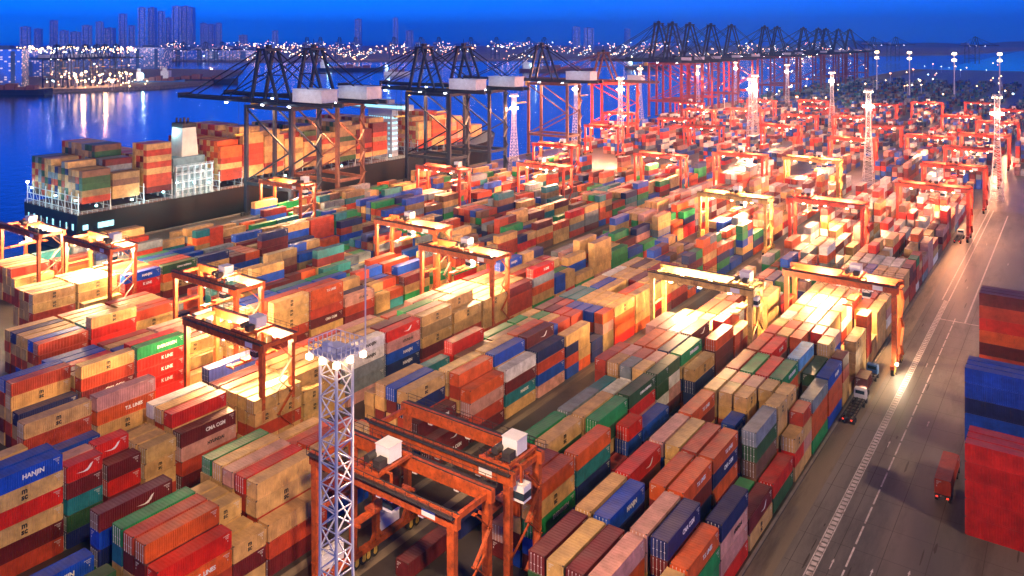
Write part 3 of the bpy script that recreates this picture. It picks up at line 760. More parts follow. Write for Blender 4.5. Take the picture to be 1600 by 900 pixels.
    b = MB(); b.box(-.5, .5, -2.0, D + 2.0, zs, zs + .45); b.box(-1.15, 1.15, -2.1, -1.8, zs, zs + .35); b.box(-1.15, 1.15, D + 1.8, D + 2.1, zs, zs + .35); b.box(-.9, .9, 1.2, D - 1.2, zs + .4, zs + .8)
    b.build('spreader', steel, t)
    return root
def rtg_lights(root, e, col=WARM):
    for k, fx in enumerate((-.28, -.72)):
        light('crane_floodlight', 'POINT', (24.6 * fx, 3.9, 17.6), e * .3, col, root, .5)
RTG_O = make_rtg('orange_steel'); RTG_Y = make_rtg('yellow_steel'); RTG_M = make_rtg('red_steel')
ug = 'yard gantry cranes over the container rows'
used = {}
CR = [  # right leg x, front y, steel, trolley fraction, lamp power, label
    (-61.9, 83.6, 'O', .62, 0, 'nearest orange gantry crane, white machinery house halfway along its girders, beside the lattice mast'),
    (-61.9, 96.6, 'O', .10, 0, 'orange gantry crane just behind the nearest one, trolley and white house at its right end'),
    (-125.9, 107.0, 'O', .30, 22000, 'orange gantry crane with pale house over glaring white-lit containers, left of the mast'),
    (-158.4, 126.6, 'O', .42, 16000, 'orange gantry crane with blurred house, directly behind the brightly lit crane at the left'),
    (-216.5, 128.0, 'O', .22, 24000, 'orange gantry crane at the far left, white house in front of the black ship stern'),
    (-250.0, 124.0, 'O', .6, 9000, 'leftmost orange gantry crane, cut by the picture edge below the ship stern'),
    (-125.7, 188.0, 'O', .5, 19000, 'orange gantry crane in the middle distance, pale house at the centre of its girders'),
    (-158.6, 205.0, 'O', .6, 16000, 'orange gantry crane behind the middle one, its house near the left end'),
    (-61.6, 203.2, 'Y', .12, 22000, 'cream yellow gantry crane over the brightly lit block beside the road'),
    (-35.0, 227.0, 'O', .40, 20000, 'orange gantry crane whose right leg stands at the road edge above the parked trucks'),
    (-61.2, 331.0, 'O', .8, 16000, 'orange gantry crane with a white house at its left end, behind the cream yellow crane'),
    (-91.6, 320.0, 'Y', .5, 18000, 'pale yellow gantry crane glowing in the light, left of the one with a white house'),
    (-34.6, 392.0, 'O', .5, 8000, 'orange gantry crane over dark reefer stacks next to the road'),
    (-34.5, 461.0, 'O', .5, 6000, 'orange gantry crane farthest along the road, in front of the roadside lattice mast'),
    (-92.8, 443.0, 'Y', .4, 14000, 'pale yellow gantry crane farthest back, left of the tall central mast'),
    (-126.6, 437.0, 'O', .5, 11000, 'red orange gantry crane among the glowing far rows, left of the far yellow crane'),
    (-158.4, 409.0, 'O', .3, 12000, 'red orange gantry crane in the far rows, second left of the far yellow crane'),
    (-188.0, 341.0, 'O', .6, 12000, 'orange gantry crane near the quay with its house at the left, below open water'),
    (-221.5, 411.0, 'O', .35, 11000, 'small red gantry crane behind the one with the blue house'),
    (-221.0, 304.0, 'O', .2, 9000, 'orange gantry crane at the foot of the two central quay cranes'),
    (-248.0, 231.0, 'O', .12, 15000, 'orange gantry crane in front of the left quay crane legs, trolley at its right end'),
]
far_rtg = [(-60, 590, .5), (-95, 640, .3), (-34, 620, .6), (-150, 600, .5), (-190, 560, .4), (-125, 700, .5), (-60, 760, .5), (-225, 600, .5), (-34, 850, .4), (-100, 900, .5), (-170, 790, .5), (-210, 720, .4), (-95, 548, .4), (-160, 690, .5), (-245, 520, .3), (-280, 620, .5), (-34, 540, .6), (-130, 850, .4), (-240, 690, .5), (-60, 930, .5), (-190, 860, .5), (-34, 720, .5), (-275, 760, .5), (-230, 830, .4)]
for (x, y, s, fr, e, lab) in CR:
    if s == 'O' and y > 300: s = 'M'  # distant gantries take the redder steel, their lamp-lit look is in the colour
    src = {'O': RTG_O, 'Y': RTG_Y, 'M': RTG_M}[s]
    r_ = copy_tree(src) if used.get(s) else src
    used[s] = True
    r_.location = (x, y, 0); tag(r_, lab, 'gantry crane', ug)
    for ch in r_.children:
        if ch.name.startswith('trolley'): ch.location = (-24.6 * fr, 0, 0)
    r_['e'] = e
    if e == 0:          # these two stand idle with their floodlights off
        for ch in r_.children:
            if ch.name.startswith('flood_lamp'): ch.data = ch.data.copy(); ch.data.materials[0] = M['galvanised']
for i, (x, y, fr) in enumerate(far_rtg):
    r_ = copy_tree(RTG_R) if i else make_rtg('red_steel'); r_.location = (x, y, 0); RTG_R = r_ if not i else RTG_R; d_ = -math.sin(YAW) * x + math.cos(YAW) * y; tag(r_, f'small red gantry crane in the hazy far yard, {round((660 + 1285 * (math.cos(YAW) * x + math.sin(YAW) * y) / d_) / 16, 1)} percent across the picture', 'gantry crane', ug)
    for ch in r_.children:
        if ch.name.startswith('trolley'): ch.location = (-24.6 * fr, 0, 0)
    r_['e'] = 9000 if i % 3 != 1 else 0
for o in list(COL.objects):
    if o.parent is None and o.get('e'):
        rtg_lights(o, o['e'] * (14 if o.location.x < -200 and o.location.y < 160 else 8 if o.location.y < 300 else 20), (1, .58, .27) if o.location.y < 300 else (1, .38, .17))
    if o.parent is None and 'e' in o.keys(): del o['e']

# ---------------------------------------------------------------- ship-to-shore quay cranes
def make_sts(steel, gz=52.0, az=76.0, out=58, D=17, legs=None, hs=1.0):
    root = empty('quay_crane'); S = [legs or steel, 'dark_metal', 'galvanised']; G = 30
    for x in (0, G):
        for y in (0, D):
            b = MB(); b.beam((x, y, 1.5), (x, y, gz - 1.3), 1.9, 1.5, 0, 1.6, 1.4)
            b.build('leg', S, root)
            b = MB()
            for q in (-2.4, -.8, .8, 2.4): b.box(x - .5, x + .5, y + q - .6, y + q + .6, .1, 1.2, 1)
            b.box(x - .4, x + .4, y - 3, y + 3, 1.2, 1.7); b.build('bogie', S, root)
    for y in (0, D):
        b = MB(); b.beam((0, y, 15), (G, y, 15), 1.1, 1.5); b.beam((0, y, gz - 2), (G, y, gz - 2), 1.0, 1.6)
        b.beam((0, y, 16), (G * .96, y, 31), .7, .7); b.beam((G * .96, y, 31), (0, y, gz - 3), .7, .7)
        b.build('side_frame', S, root)
    for x in (0, G):
        for z in (15, gz - 2): b = MB(); b.beam((x, 0, z), (x, D, z), 1.0, 1.4); b.build('cross_beam', S, root)
    S = [steel, 'dark_metal', 'galvanised']
    b = MB()
    for y in (D / 2 - 3.2, D / 2 + 3.2): b.box(-3, G + 20, y - .5, y + .5, gz - .9, gz + .9)
    for k in range(9): b.box(-2 + k * 6, -1.6 + k * 6, D / 2 - 3.2, D / 2 + 3.2, gz - .3, gz + .3)
    b.rail((-3, D / 2 - 4.4, gz + .2), (G + 20, D / 2 - 4.4, gz + .2), 1.1, 16, 1, .12); b.box(-3, G + 20, D / 2 - 4.5, D / 2 - 3.7, gz + .05, gz + .2, 1)
    gir = b.build('girder', S, root)
    b = MB()
    for y in (D / 2 - 3.2, D / 2 + 3.2): b.box(-out, -3.1, y - .45, y + .45, gz - .8, gz + .8)
    for k in range(10): b.box(-out + 1 + k * 5.6, -out + 1.4 + k * 5.6, D / 2 - 3.2, D / 2 + 3.2, gz - .3, gz + .3)
    b.rail((-out, D / 2 - 4.4, gz + .2), (-3.1, D / 2 - 4.4, gz + .2), 1.1, 16, 1, .12); b.box(-out, -3.1, D / 2 - 4.5, D / 2 - 3.7, gz + .05, gz + .2, 1)
    b.box(-out - 1.6, -out, D / 2 - 3.8, D / 2 + 3.8, gz - 1, gz + 1.6, 1)
    b.build('boom', S, root)
    b = MB()
    for y in (D / 2 - 4, D / 2 + 4):
        b.beam((-2, y, gz), (4, y, az), 1.5, 1.3); b.beam((G * .55, y, gz), (7, y, az), 1.1, 1.1)
        b.beam((1.2, y, (gz + az) / 2), (G * .33, y, (gz + az) / 2), .5, .5)
    b.box(2.6, 8.6, D / 2 - 5, D / 2 + 5, az - .6, az + .5); b.rail((2.6, D / 2 - 5, az + .5), (8.6, D / 2 - 5, az + .5), 1.2, 4, 1, .12)
    b.box(4.4, 6.6, D / 2 - 1, D / 2 + 1, az + .5, az + 2.2, 1); b.beam((5.5, D / 2, az + 2), (5.5, D / 2, az + 5), .18, .18, 1)
    b.build('apex_frame', S, root)
    b = MB()
    for y in (D / 2 - 3, D / 2 + 3):
        b.beam((4, y, az), (-out + 6, y, gz + 1), .5, .5); b.beam((4, y, az), (-out * .45, y, gz + 1), .45, .45); b.beam((7, y, az), (G + 15, y, gz + 1), .48, .48)
    b.build('stays', S, root)
    b = MB(); b.box(G - 3, G - 3 + 19 * hs, D / 2 - 5.2 * hs, D / 2 + 5.2 * hs, gz + 1.2, gz + 1.2 + 5.6 * hs); b.box(G - 3.3, G - 2.7 + 19 * hs, D / 2 - 5.5 * hs, D / 2 + 5.5 * hs, gz + 1.2 + 5.6 * hs, gz + 1.6 + 5.6 * hs)
    b.build('machinery_house', 'house_paint', root)
    b = MB(); tx = -14
    b.box(tx, tx + 5, D / 2 - 3.5, D / 2 + 3.5, gz + .95, gz + 1.6, 1); b.box(tx + 5.4, tx + 8, D / 2 + 1, D / 2 + 3.4, gz - 4.2, gz - 1.2, 0)
    for sx in (0.5, 4.5):
        for sy in (-2, 2): b.beam((tx + sx, D / 2 + sy, gz + .9), (tx + sx, D / 2 + sy, 36), .1, .1, 1)
    b.box(tx + 1.6, tx + 3.4, D / 2 - 6, D / 2 + 6, 35.2, 36, 0)
    b.build('trolley', ['bogie_yellow', 'dark_metal'], root)
    b = MB()
    for k in range(9):
        z = 2 + k * 5.2; a, c = (D - 4, D) if k % 2 == 0 else (D, D - 4)
        b.beam((G + 1.7, a, z), (G + 1.7, c, z + 5.2), .9, .18, 0); b.box(G + .9, G + 2.4, c - .8, c + .8, z + 5.1, z + 5.25, 0)
    b.build('stairs', [legs or steel], root)
    for x in (-20, 6, 24):
        b = MB(); b.box(x - .7, x + .7, D / 2 - 4.6, D / 2 - 4.0, gz - 1.7, gz - 1.1); b.build('flood_lamp', 'lamp_white', root)
    return root
sg = 'ship to shore quay cranes'
STS_N = make_sts('navy_steel', hs=.95); STS_B = make_sts('navy_steel', hs=.95, legs='brown_steel'); STS_R = make_sts('brown_steel', gz=48, az=70, hs=.6, legs='red_steel'); STS_F = make_sts('navy_steel', gz=50, az=84, legs='far_lit_red_steel', hs=.4)
def put(src, x, y, lab, first, scale=1, rz=0):
    r_ = src if first else copy_tree(src); r_.location = (x, y, 0); r_.scale = (scale,) * 3; r_.rotation_euler = (0, 0, rz); tag(r_, lab, 'quay crane', sg); return r_
def y_at(px, X):
    d = -X / (math.cos(YAW) / 1285 * (1686 - px)); return (d + math.sin(YAW) * X) / math.cos(YAW)
RX_ = -298
put(STS_N, RX_, y_at(385, RX_), 'leftmost navy quay crane, boom lowered over the ship left of its funnel', True)
put(STS_B, RX_, y_at(458, RX_), 'brown quay crane with lit zigzag stairs, second from the left', True)
put(STS_N, RX_, y_at(636, RX_), 'navy quay crane at the ship bridge, third from the left', False)
put(STS_N, RX_, y_at(700, RX_), 'navy quay crane with white house, fourth from the left', False)
put(STS_B, RX_, y_at(826, RX_), 'brown quay crane standing alone in front of open water', False)
put(STS_R, RX_, y_at(925, RX_), 'red quay crane just right of the lone brown one', True)
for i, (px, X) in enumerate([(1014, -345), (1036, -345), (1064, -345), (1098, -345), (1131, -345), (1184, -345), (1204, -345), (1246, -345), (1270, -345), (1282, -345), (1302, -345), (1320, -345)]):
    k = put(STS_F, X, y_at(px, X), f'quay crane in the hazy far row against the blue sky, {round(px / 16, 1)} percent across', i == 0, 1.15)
b = MB(); b.quad([(-349, 840, .25), (QX + 1, 840, .25), (QX + 1, 2500, .25), (-349, 2500, .25)]); b.quad([(-349, 840, -6), (-349, 840, .25), (-349, 2500, .25), (-349, 2500, -6)]); b.quad([(-349, 840, -6), (QX, 840, -6), (QX, 840, .25), (-349, 840, .25)])
o = b.build('quay_apron', 'quay_stone'); o['kind'] = 'structure'

# ---------------------------------------------------------------- the container ship
HT = DZ - 4.0
mat('hull_black', (.005, .008, .010), .45, noise=.3, scale=.1, dirt=(.02, .010, .006), dscale=.06, stretch=(1, .3, 1))
mat('deck_grey', (.22, .25, .27), .6, noise=.2)
mat('ship_cream', (.72, .70, .58), .5, noise=.1, scale=.3)
mat('lashing_grey', (.55, .62, .66), .5)
mat('hatch_rust', (.20, .08, .05), .7, noise=.3)
ship = empty('container_ship', (SX0, SY0, -4)); SL = 322
tag(ship, 'long black hulled container ship moored along the quay, cream funnel aft and lit bridge forward', 'ship')
st = []
for t in range(41):
    f = t / 40; y = f * SL
    hb = 22 if f < .72 else 22 * math.sqrt(max(0, 1 - ((f - .72) / .28) ** 2.4))
    wl = hb * (.9 if f < .03 else 1) if f < .6 else (22 * math.sqrt(max(0, 1 - ((f - .6) / .385) ** 2)) if f < .985 else 0)
    hb = max(hb, .3); wl = max(min(wl, hb), .1); sh = 0 if f < .9 else (f - .9) * 45
    st.append((y, hb, wl, sh))
v = []; f_ = []
for (y, hb, wl, sh) in st:
    z1 = HT + 4 + sh
    v += [(-22 + wl, y, -1), (-22 + wl + (hb - wl) * .35, y, 5), (-22 + hb, y, z1), (-22 - hb, y, z1), (-22 - wl - (hb - wl) * .35, y, 5), (-22 - wl, y, -1)]
for i in range(40):
    a = 6 * i
    for k in (0, 1, 3, 4): f_.append((a + k, a + k + 6, a + k + 7, a + k + 1))
f_.append((0, 1, 2, 3, 4, 5))
me = bpy.data.meshes.new('hull'); me.from_pydata(v, [], f_); me.materials.append(M['hull_black']); me.update()
h_ = bpy.data.objects.new('hull', me); COL.objects.link(h_); h_.parent = ship
b = MB()
for i in range(40):
    (y, hb, wl, sh), (y2, hb2, wl2, sh2) = st[i], st[i + 1]
    b.quad([(-22 - hb + .1, y, HT + 3.2 + sh), (-22 + hb - .1, y, HT + 3.2 + sh), (-22 + hb2 - .1, y2, HT + 3.2 + sh2), (-22 - hb2 + .1, y2, HT + 3.2 + sh2)])
b.build('deck', 'deck_grey', ship)
b = MB()      # lit mooring openings in the transom and the quarter
for k in range(8):
    x = -3 - k * 5.2; b.box(x - 1.3 + .5 * (k % 3), x, -.06, .12, HT - 2.2, HT + .2)
b.box(-.10, .06, 2.2, 4.4, HT - 2.2, HT - .2); b.box(-.10, .06, 8.6, 15.5, HT - 2.4, HT - .2)
mat('opening_glow', (.3, .6, .7), emit=(.35, .85, 1), estr=1.6)
b.build('mooring_opening', 'opening_glow', h_)
b = MB(); b.rail((-.3, 0, HT + 4), (-.3, SL * .72, HT + 4), 1.2, 110, 0, .1); b.rail((-43.7, .3, HT + 4), (-.3, .3, HT + 4), 1.2, 20, 0, .1); b.build('railing', 'lashing_grey', ship)
# lashing bridges between the bays
for yb in (1.2, 14.9, 30.2, 44.0, 69.2, 82.2, 95.2, 108.2, 121.2, 134.2, 147.2, 160.2, 173.2, 186.4, 214.2, 227.2, 240.2, 253.2, 266):
    b = MB()
    for k in range(9):
        x = -1.0 - k * 5.2; b.box(x - .18, x + .18, yb - .5, yb - .2, HT + 3.2, HT + 12.5)
    for z in (5.6, 8.2, 10.9): b.box(-43, -.6, yb - .7, yb - .05, HT + z, HT + z + .15)
    for k in range(8):
        x = -1.0 - k * 5.2; b.beam((x, yb - .4, HT + 3.4), (x - 5.2, yb - .4, HT + 12), .12, .12)
    b.build('lashing_bridge', 'lashing_grey', ship)
# hatch coaming that carries the boxes
b = MB(); b.box(-43.6, -.5, 2, 43.5, HT + 3.2, HT + 4.0 - .01); b.box(-43.6, -.5, 69, 188, HT + 3.2, HT + 3.99); b.box(-43, -1, 214, 267, HT + 3.2, HT + 3.99); b.build('hatch_cover', 'hatch_rust', ship)
# funnel and engine casing
b = MB(); b.box(-33, -4, 47, 67, HT + 3.2, HT + 14); b.box(-31, -8, 49, 66, HT + 14, HT + 20)
mat('casing_teal', (.16, .24, .26), .5, noise=.3, scale=.4); ca_ = b.build('engine_casing', 'casing_teal', ship)
for k in range(7):
    b = MB(); b.box(-3.996, -2.7, 47.2 + k * 3.2, 47.5 + k * 3.2, HT + 3.2, HT + 17); b.box(-3.9, -3.5, 48 + k * 2.9, 49.2 + k * 2.9, HT + 4 + (k % 3) * 3.4, HT + 6 + (k % 3) * 3.4); b.build('gallery_post', 'lashing_grey', ca_)
for z in (6.5, 9.8, 13.2, 16.5):
    b = MB(); b.box(-3.998, -2.6, 47, 67, HT + z, HT + z + .15); b.rail((-2.6, 47, HT + z), (-2.6, 67, HT + z), 1.1, 10, 0, .12); b.build('gallery', 'lashing_grey', ca_)
fn = MB(); fn.hexa([(-19, 55, HT + 20), (-10, 55, HT + 20), (-10, 64, HT + 20), (-19, 64, HT + 20), (-18.5, 55.8, HT + 33), (-10.5, 55.8, HT + 33), (-10.5, 63, HT + 33), (-18.5, 63, HT + 33)])
fo = fn.build('funnel', 'ship_cream', ship)
b = MB(); b.box(-18.7, -10.3, 55.6, 63.2, HT + 33.003, HT + 35)
for k in range(5): b.cyl((-17.5 + 1.5 * k, 57.5 + (k % 2) * 3, HT + 35), (-17.5 + 1.5 * k, 57.5 + (k % 2) * 3, HT + 37.2), .5, 8)
b.build('funnel_cap', 'dark_metal', fo)
# bridge
b = MB(); b.box(-31, -12, 203, 208.5, HT + 3.2, HT + 31); b.box(-44, 0, 202, 209, HT + 31, HT + 34.5); b.box(-30, -14, 203, 208, HT + 34.5, HT + 37); b.beam((-22, 205, HT + 37), (-22, 205, HT + 47), .6, .6)
for z in range(8): b.box(-31.6, -11.4, 202.6, 208.9, HT + 6 + z * 3.1, HT + 6.2 + z * 3.1)
br = b.build('bridge', 'lashing_grey', ship)
b = MB()
for z in range(7):
    for k in range(9): b.box(-30 + k * 1.9, -29 + k * 1.9, 202.8, 202.97, HT + 7.2 + z * 3.1, HT + 8.3 + z * 3.1)
    for k in range(3): b.box(-11.98, -11.8, 203.4 + k * 1.7, 204.4 + k * 1.7, HT + 7.2 + z * 3.1, HT + 8.3 + z * 3.1)
b.box(-43.8, -.2, 201.85, 201.98, HT + 32.2, HT + 33.8); b.build('window', 'opening_glow', br)['kind'] = 'stuff'
b = MB()
for (x, y, z) in ((-2, 9, 6), (-2, 25, 6), (-2, 40, 7), (-2, 47, 10), (-2, 56, 9), (-2, 64, 8), (-2, 110, 5), (-2, 150, 5), (-2, 190, 6), (-3, 206, 14), (-40, 1.4, 10), (-20, 1.4, 9), (-4, 1.4, 9)):
    b.box(x - .35, x + .35, y - .35, y + .35, HT + z, HT + z + .6)
b.build('deck_lamp', 'lamp_cyan', ship)
for (x, y, z, e) in ((3, 50, 10, 1500), (3, 60, 16, 3200), (3, 67, 9, 1200), (5, 205, 22, 2500), (3, 28, 7, 2200), (3, 85, 8, 900), (3, 120, 8, 900), (3, -3, 8, 2600), (-22, -5, 11, 3000), (-16, 54, 31, 1500), (-40, -4, 11, 1200)):
    light('deck_light', 'POINT', (x, y, HT + z), e, (.45, .95, 1), ship, .5)
b = MB(); b.cyl((0, 0, 0), (0, 0, 9), .12, 6); b.box(-.4, .4, -.4, .4, 9, 9.8, 1); b.build('stern_lamp', ['galvanised', 'lamp_white'], ship, (-42.5, .8, HT + 3.2))

# ---------------------------------------------------------------- lattice flood light masts
def make_mast(h=52.0):
    root = empty('floodlight_mast'); a, t = 2.7, 1.05
    def hw(z): return a + (t - a) * min(1, z / (h * .62)) if z < h * .62 else t
    for sx in (-1, 1):
        for sy in (-1, 1):
            b = MB(); z = 0
            for k in range(13):
                z2 = h * (k + 1) / 13; b.beam((sx * hw(z), sy * hw(z), z), (sx * hw(z2), sy * hw(z2), z2), .2, .2); z = z2
            b.build('leg', 'galvanised', root)
    b = MB(); N = 26
    for k in range(N):
        z = h * k / N; z2 = h * (k + 1) / N; w1, w2 = hw(z), hw(z2)
        for i in range(4):
            c = [(-1, -1), (1, -1), (1, 1), (-1, 1)]; p, q = c[i], c[(i + 1) % 4]
            if k % 2: p, q = q, p
            b.beam((p[0] * w1, p[1] * w1, z), (q[0] * w2, q[1] * w2, z2), .11, .11)
            b.beam((p[0] * w2, p[1] * w2, z2), (q[0] * w2, q[1] * w2, z2), .1, .1)
    for k in range(int(h / 2)): b.box(-.25, .25, -hw(k * 2) + .3, -hw(k * 2) + .36, k * 2, k * 2 + .06)
    b.build('bracing', 'galvanised', root)
    b = MB(); b.box(-1.8, 1.8, -1.8, 1.8, h, h + .18); b.box(-1, -.3, -.8, -.2, h + .2, h + 1.0)
    pf = b.build('platform', ['galvanised'], root)
    b = MB()
    for (p, q) in (((-1.8, -1.8), (1.8, -1.8)), ((1.8, -1.8), (1.8, 1.8)), ((1.8, 1.8), (-1.8, 1.8)), ((-1.8, 1.8), (-1.8, -1.8))): b.rail((*p, h + .18), (*q, h + .18), 1.1, 6, 0, .07)
    b.build('railing', 'galvanised', pf)
    for k in range(8):
        an = k * math.pi / 4; x, y = 2.75 * math.cos(an), 2.75 * math.sin(an)
        x = max(-1.75, min(1.75, x * 1.2)); y = max(-1.75, min(1.75, y * 1.2))
        b = MB(); b.box(x - .22, x + .22, y - .22, y + .22, h - .5, h - .05); b.build('flood_lamp', 'lamp_warm', root)
    b = MB(); b.beam((1.9, 1.9, h), (1.9, 1.9, h + 8), .1, .1); b.build('antenna', 'galvanised', root)
    return root
mg = 'lattice floodlight masts'
def mast_lights(r_, e, col):
    for q in range(3):
        a = R(20 + 120 * q)
        light('mast_floodlight', 'SPOT', (3.4 * math.cos(a), 3.4 * math.sin(a), 43.5), e * .75, col, r_, 1.0, 125, Vector((math.cos(a), math.sin(a), -.62)).to_track_quat('-Z', 'Y').to_euler())
mat('lamp_hot', (1, .9, .8), emit=(1, .66, .42), estr=60)
MAST = make_mast()
def put_mast(x, y, lab, first=False, e=0, s=1, col=(1, .36, .18)):
    r_ = MAST if first else copy_tree(MAST); r_.location = (x, y, 0); r_.scale = (s, s, s); tag(r_, lab, 'light mast', mg)
    if e:
        bl = MB()
        for q in range(6): bl.cyl((1.9 * math.cos(q * 1.047), 1.9 * math.sin(q * 1.047), 43.2), (1.9 * math.cos(q * 1.047), 1.9 * math.sin(q * 1.047), 44.2), 1.0, 8)
        bl.build('lamp_ring', 'lamp_hot', r_)
        mast_lights(r_, e, col)
    return r_
put_mast(-53.8, 54.6, 'tall white lattice mast with a blue platform, standing in front of the nearest gantry cranes', True, 0)
for (dx, dy, rz_) in ((-1.6, 2.9, 16), (2.6, 1.9, -24)):
    light('mast_floodlight', 'SPOT', (-53.8 + dx, 54.6 + dy, 51.0), 110000, (1, .62, .36), None, .6, 140, (R(52), 0, R(rz_)))
put_mast(-90.6, 507, 'slim lattice mast at the centre right, beside the far cross road', e=260000)
put_mast(-31.8, 497, 'lattice mast at the far end of the road', e=12000)
put_mast(-262, 560, 'lattice mast in front of the dense row of far quay cranes', e=300000)
put_mast(-290, 545, 'lattice mast on the quay beside the red quay crane', e=200000)
put_mast(-200, 660, 'far lattice mast with the most glaring lamp in the yard', e=900000, s=.95)
put_mast(-265, 420, 'lattice mast between the central quay cranes and the lone brown crane', e=200000, s=.9)
# slim double-lamp poles far back
def make_pole():
    root = empty('lamp_pole'); b = MB(); b.cyl((0, 0, 0), (0, 0, 62), .9, 8, 0, .5); b.build('pole', 'galvanised', root)
    for z in (53, 61):
        b = MB(); b.box(-2.2, 2.2, -1.2, 1.2, z, z + 2.2); b.build('lamp_head', 'lamp_warm', root)
    return root
PO = make_pole()
for i, (px, py, d) in enumerate(((1370, 85, 1150), (1421, 85, 1100), (1491, 84, 1020), (1562, 84, 1000))):
    r = (px - 660) / 1285 * d; p_ = (-math.sin(YAW) * d + math.cos(YAW) * r, math.cos(YAW) * d + math.sin(YAW) * r, 0)
    o = PO if i == 0 else copy_tree(PO); o.location = p_; tag(o, ('leftmost', 'second from left', 'third from left', 'rightmost')[i] + ' of four tall twin-lamp poles on the right horizon', 'lamp pole', 'tall twin-lamp poles')

# ---------------------------------------------------------------- trucks
def make_truck(loaded=None, trailer='dark_metal', cabm='white_paint'):
    root = empty('terminal_truck')
    b = MB(); b.box(-1.15, 1.15, 9.6, 11.6, 1.1, 2.0); b.hexa([(-1.2, 9.6, 2.0), (1.2, 9.6, 2.0), (1.2, 11.5, 2.0), (-1.2, 11.5, 2.0), (-1.1, 9.75, 3.3), (1.1, 9.75, 3.3), (1.1, 11.1, 3.3), (-1.1, 11.1, 3.3)])
    cb = b.build('cab', cabm, root)
    b = MB(); b.hexa([(-1.05, 11.42, 2.1), (1.05, 11.42, 2.1), (1.05, 11.54, 2.1), (-1.05, 11.54, 2.1), (-.98, 11.04, 3.15), (.98, 11.04, 3.15), (.98, 11.16, 3.15), (-.98, 11.16, 3.15)]); b.box(-.9, .9, 9.56, 9.66, 2.25, 3.0); b.build('window', 'glass', cb)
    b = MB()
    for x in (-.5, .5): b.box(x - .12, x + .12, -3.2, 10.2, 1.0, 1.4)
    for k in range(8): b.box(-1.15, 1.15, -3.0 + k * 1.7, -2.85 + k * 1.7, 1.38, 1.52)
    b.box(-1.2, -1.05, -3.2, 9.2, 1.3, 1.5); b.box(1.05, 1.2, -3.2, 9.2, 1.3, 1.5)
    b.build('chassis', trailer, root)
    for (x, y) in ((-1, -2), (1, -2), (-1, -.7), (1, -.7), (-1, 8.2), (1, 8.2), (-1, 10.9), (1, 10.9)):
        b = MB(); b.cyl((x - .22, y, .52), (x + .22, y, .52), .52, 14); b.build('wheel', 'rubber', root)
    for x in (-.8, .8):
        b = MB(); b.box(x - .18, x + .18, 11.6, 11.68, 1.3, 1.6); b.build('headlight', 'lamp_white', root)
        b = MB(); b.box(x - .15, x + .15, -3.28, -3.2, 1.1, 1.3); b.build('tail_light', 'tail_red', root)
    return root
mat('tail_red', (.6, .02, .01), emit=(1, .04, .02), estr=3)
def box_on(root_loc, y, ln, col, lab):
    o = bpy.data.objects.new('shipping_container', CM[(ln, CH)]); COL.objects.link(o); o.location = (root_loc[0] + 1.22, root_loc[1] + y, 1.53); o.color = (*PAL[col], 1); tag(o, lab, 'container', 'shipping containers on trucks'); return o
b = MB(); b.box(-.25, .25, -.25, .25, 0, .5); b.box(-.06, .06, -.06, .06, -2.4, 0, 1); wl = b.build('work_lamp', ['lamp_hot', 'dark_metal'], None, (-34.3, 226.0, 2.4))
tag(wl, 'glaring white work lamp at the foot of the roadside gantry leg', 'lamp'); light('work_light', 'POINT', (.9, -.9, .4), 2200, (1, .78, .5), wl, .2)
tk = make_truck(); tk.location = (-38.0, 193.5, 0); tag(tk, 'white terminal tractor with an empty skeletal trailer, parked beside the roadside stacks', 'truck', 'terminal trucks')
light('headlight_beam', 'SPOT', (0, 12.2, 1.6), 2500, (1, .85, .6), tk, .1, 80, (R(78), 0, 0))
t2 = make_truck(cabm='blue_paint'); t2.location = (-38.6, 210.5, 0); tag(t2, 'terminal truck with a maroon box, right in front of the empty trailer', 'truck', 'terminal trucks')

# warm work lights of the four working quay cranes, aimed at the ship's boxes
for o in [q for q in COL.objects if q.parent is None and q.name.startswith('quay_crane') and q.location.x > -310 and q.location.y < 520]:
    light('crane_floodlight', 'SPOT', (-6, 8.5, 49.5), 40000, (1, .55, .28), o, .8, 150, (0, R(-30), 0))
    light('house_fill', 'POINT', (36, -3, 64), 2500, (.8, .9, 1), o, .5)  # added fill light that brightens the machinery house, no fixture behind it
    light('crane_floodlight', 'SPOT', (20, 8.5, 48.5), 110000, (1, .42, .16), o, .8, 150)
box_on((-38.6, 210.5), -2.9, 6.06, 'M', 'maroon short container riding on the second roadside truck')
t3 = copy_tree(tk); t3.location = (-37.6, 388, 0); tag(t3, 'small white tractor unit below the gantry crane over the dark reefer stacks', 'truck', 'terminal trucks')
t5 = make_truck(cabm='red_steel'); t5.location = (-18.6, 171.5, 0); tag(t5, 'red terminal truck with a loaded trailer, in the black shadow left of the red stack', 'truck', 'terminal trucks')
o = box_on((-18.6, 171.5), -2.9, 12.19, 'C', 'rust red container on the truck beside the big red stack')
# ---------------------------------------------------------------- far shore and city
def at(px, d, z=0):
    r = (px - 660) / 1285 * d
    return Vector((-math.sin(YAW) * d + math.cos(YAW) * r, math.cos(YAW) * d + math.sin(YAW) * r, z))
def land(pts, name='far_land'):
    b = MB(); b.quad([(*at(px, d, 1.5).xy, 1.5) for (px, d) in pts]); n_ = len(pts)
    P_ = [at(px, d) for (px, d) in pts]
    for i in range(n_):
        p, q = P_[i], P_[(i + 1) % n_]; b.quad([(p.x, p.y, -6), (q.x, q.y, -6), (q.x, q.y, 1.5), (p.x, p.y, 1.5)])
    o = b.build(name, 'quay_stone'); o['kind'] = 'structure'; return o
land([(-400, 1300), (60, 1270), (250, 1380), (330, 1520), (380, 2050), (100, 2400), (-500, 2400)])
land([(-700, 3900), (0, 3300), (380, 2900), (650, 3000), (900, 3250), (1150, 3500), (1500, 4200), (1700, 9000), (-900, 9000)])
rb = random.Random(5)
mat('hazed_wall', (.06, .14, .32), .7, noise=.2, scale=.02)  # blue of the distance haze mixed into the wall colour
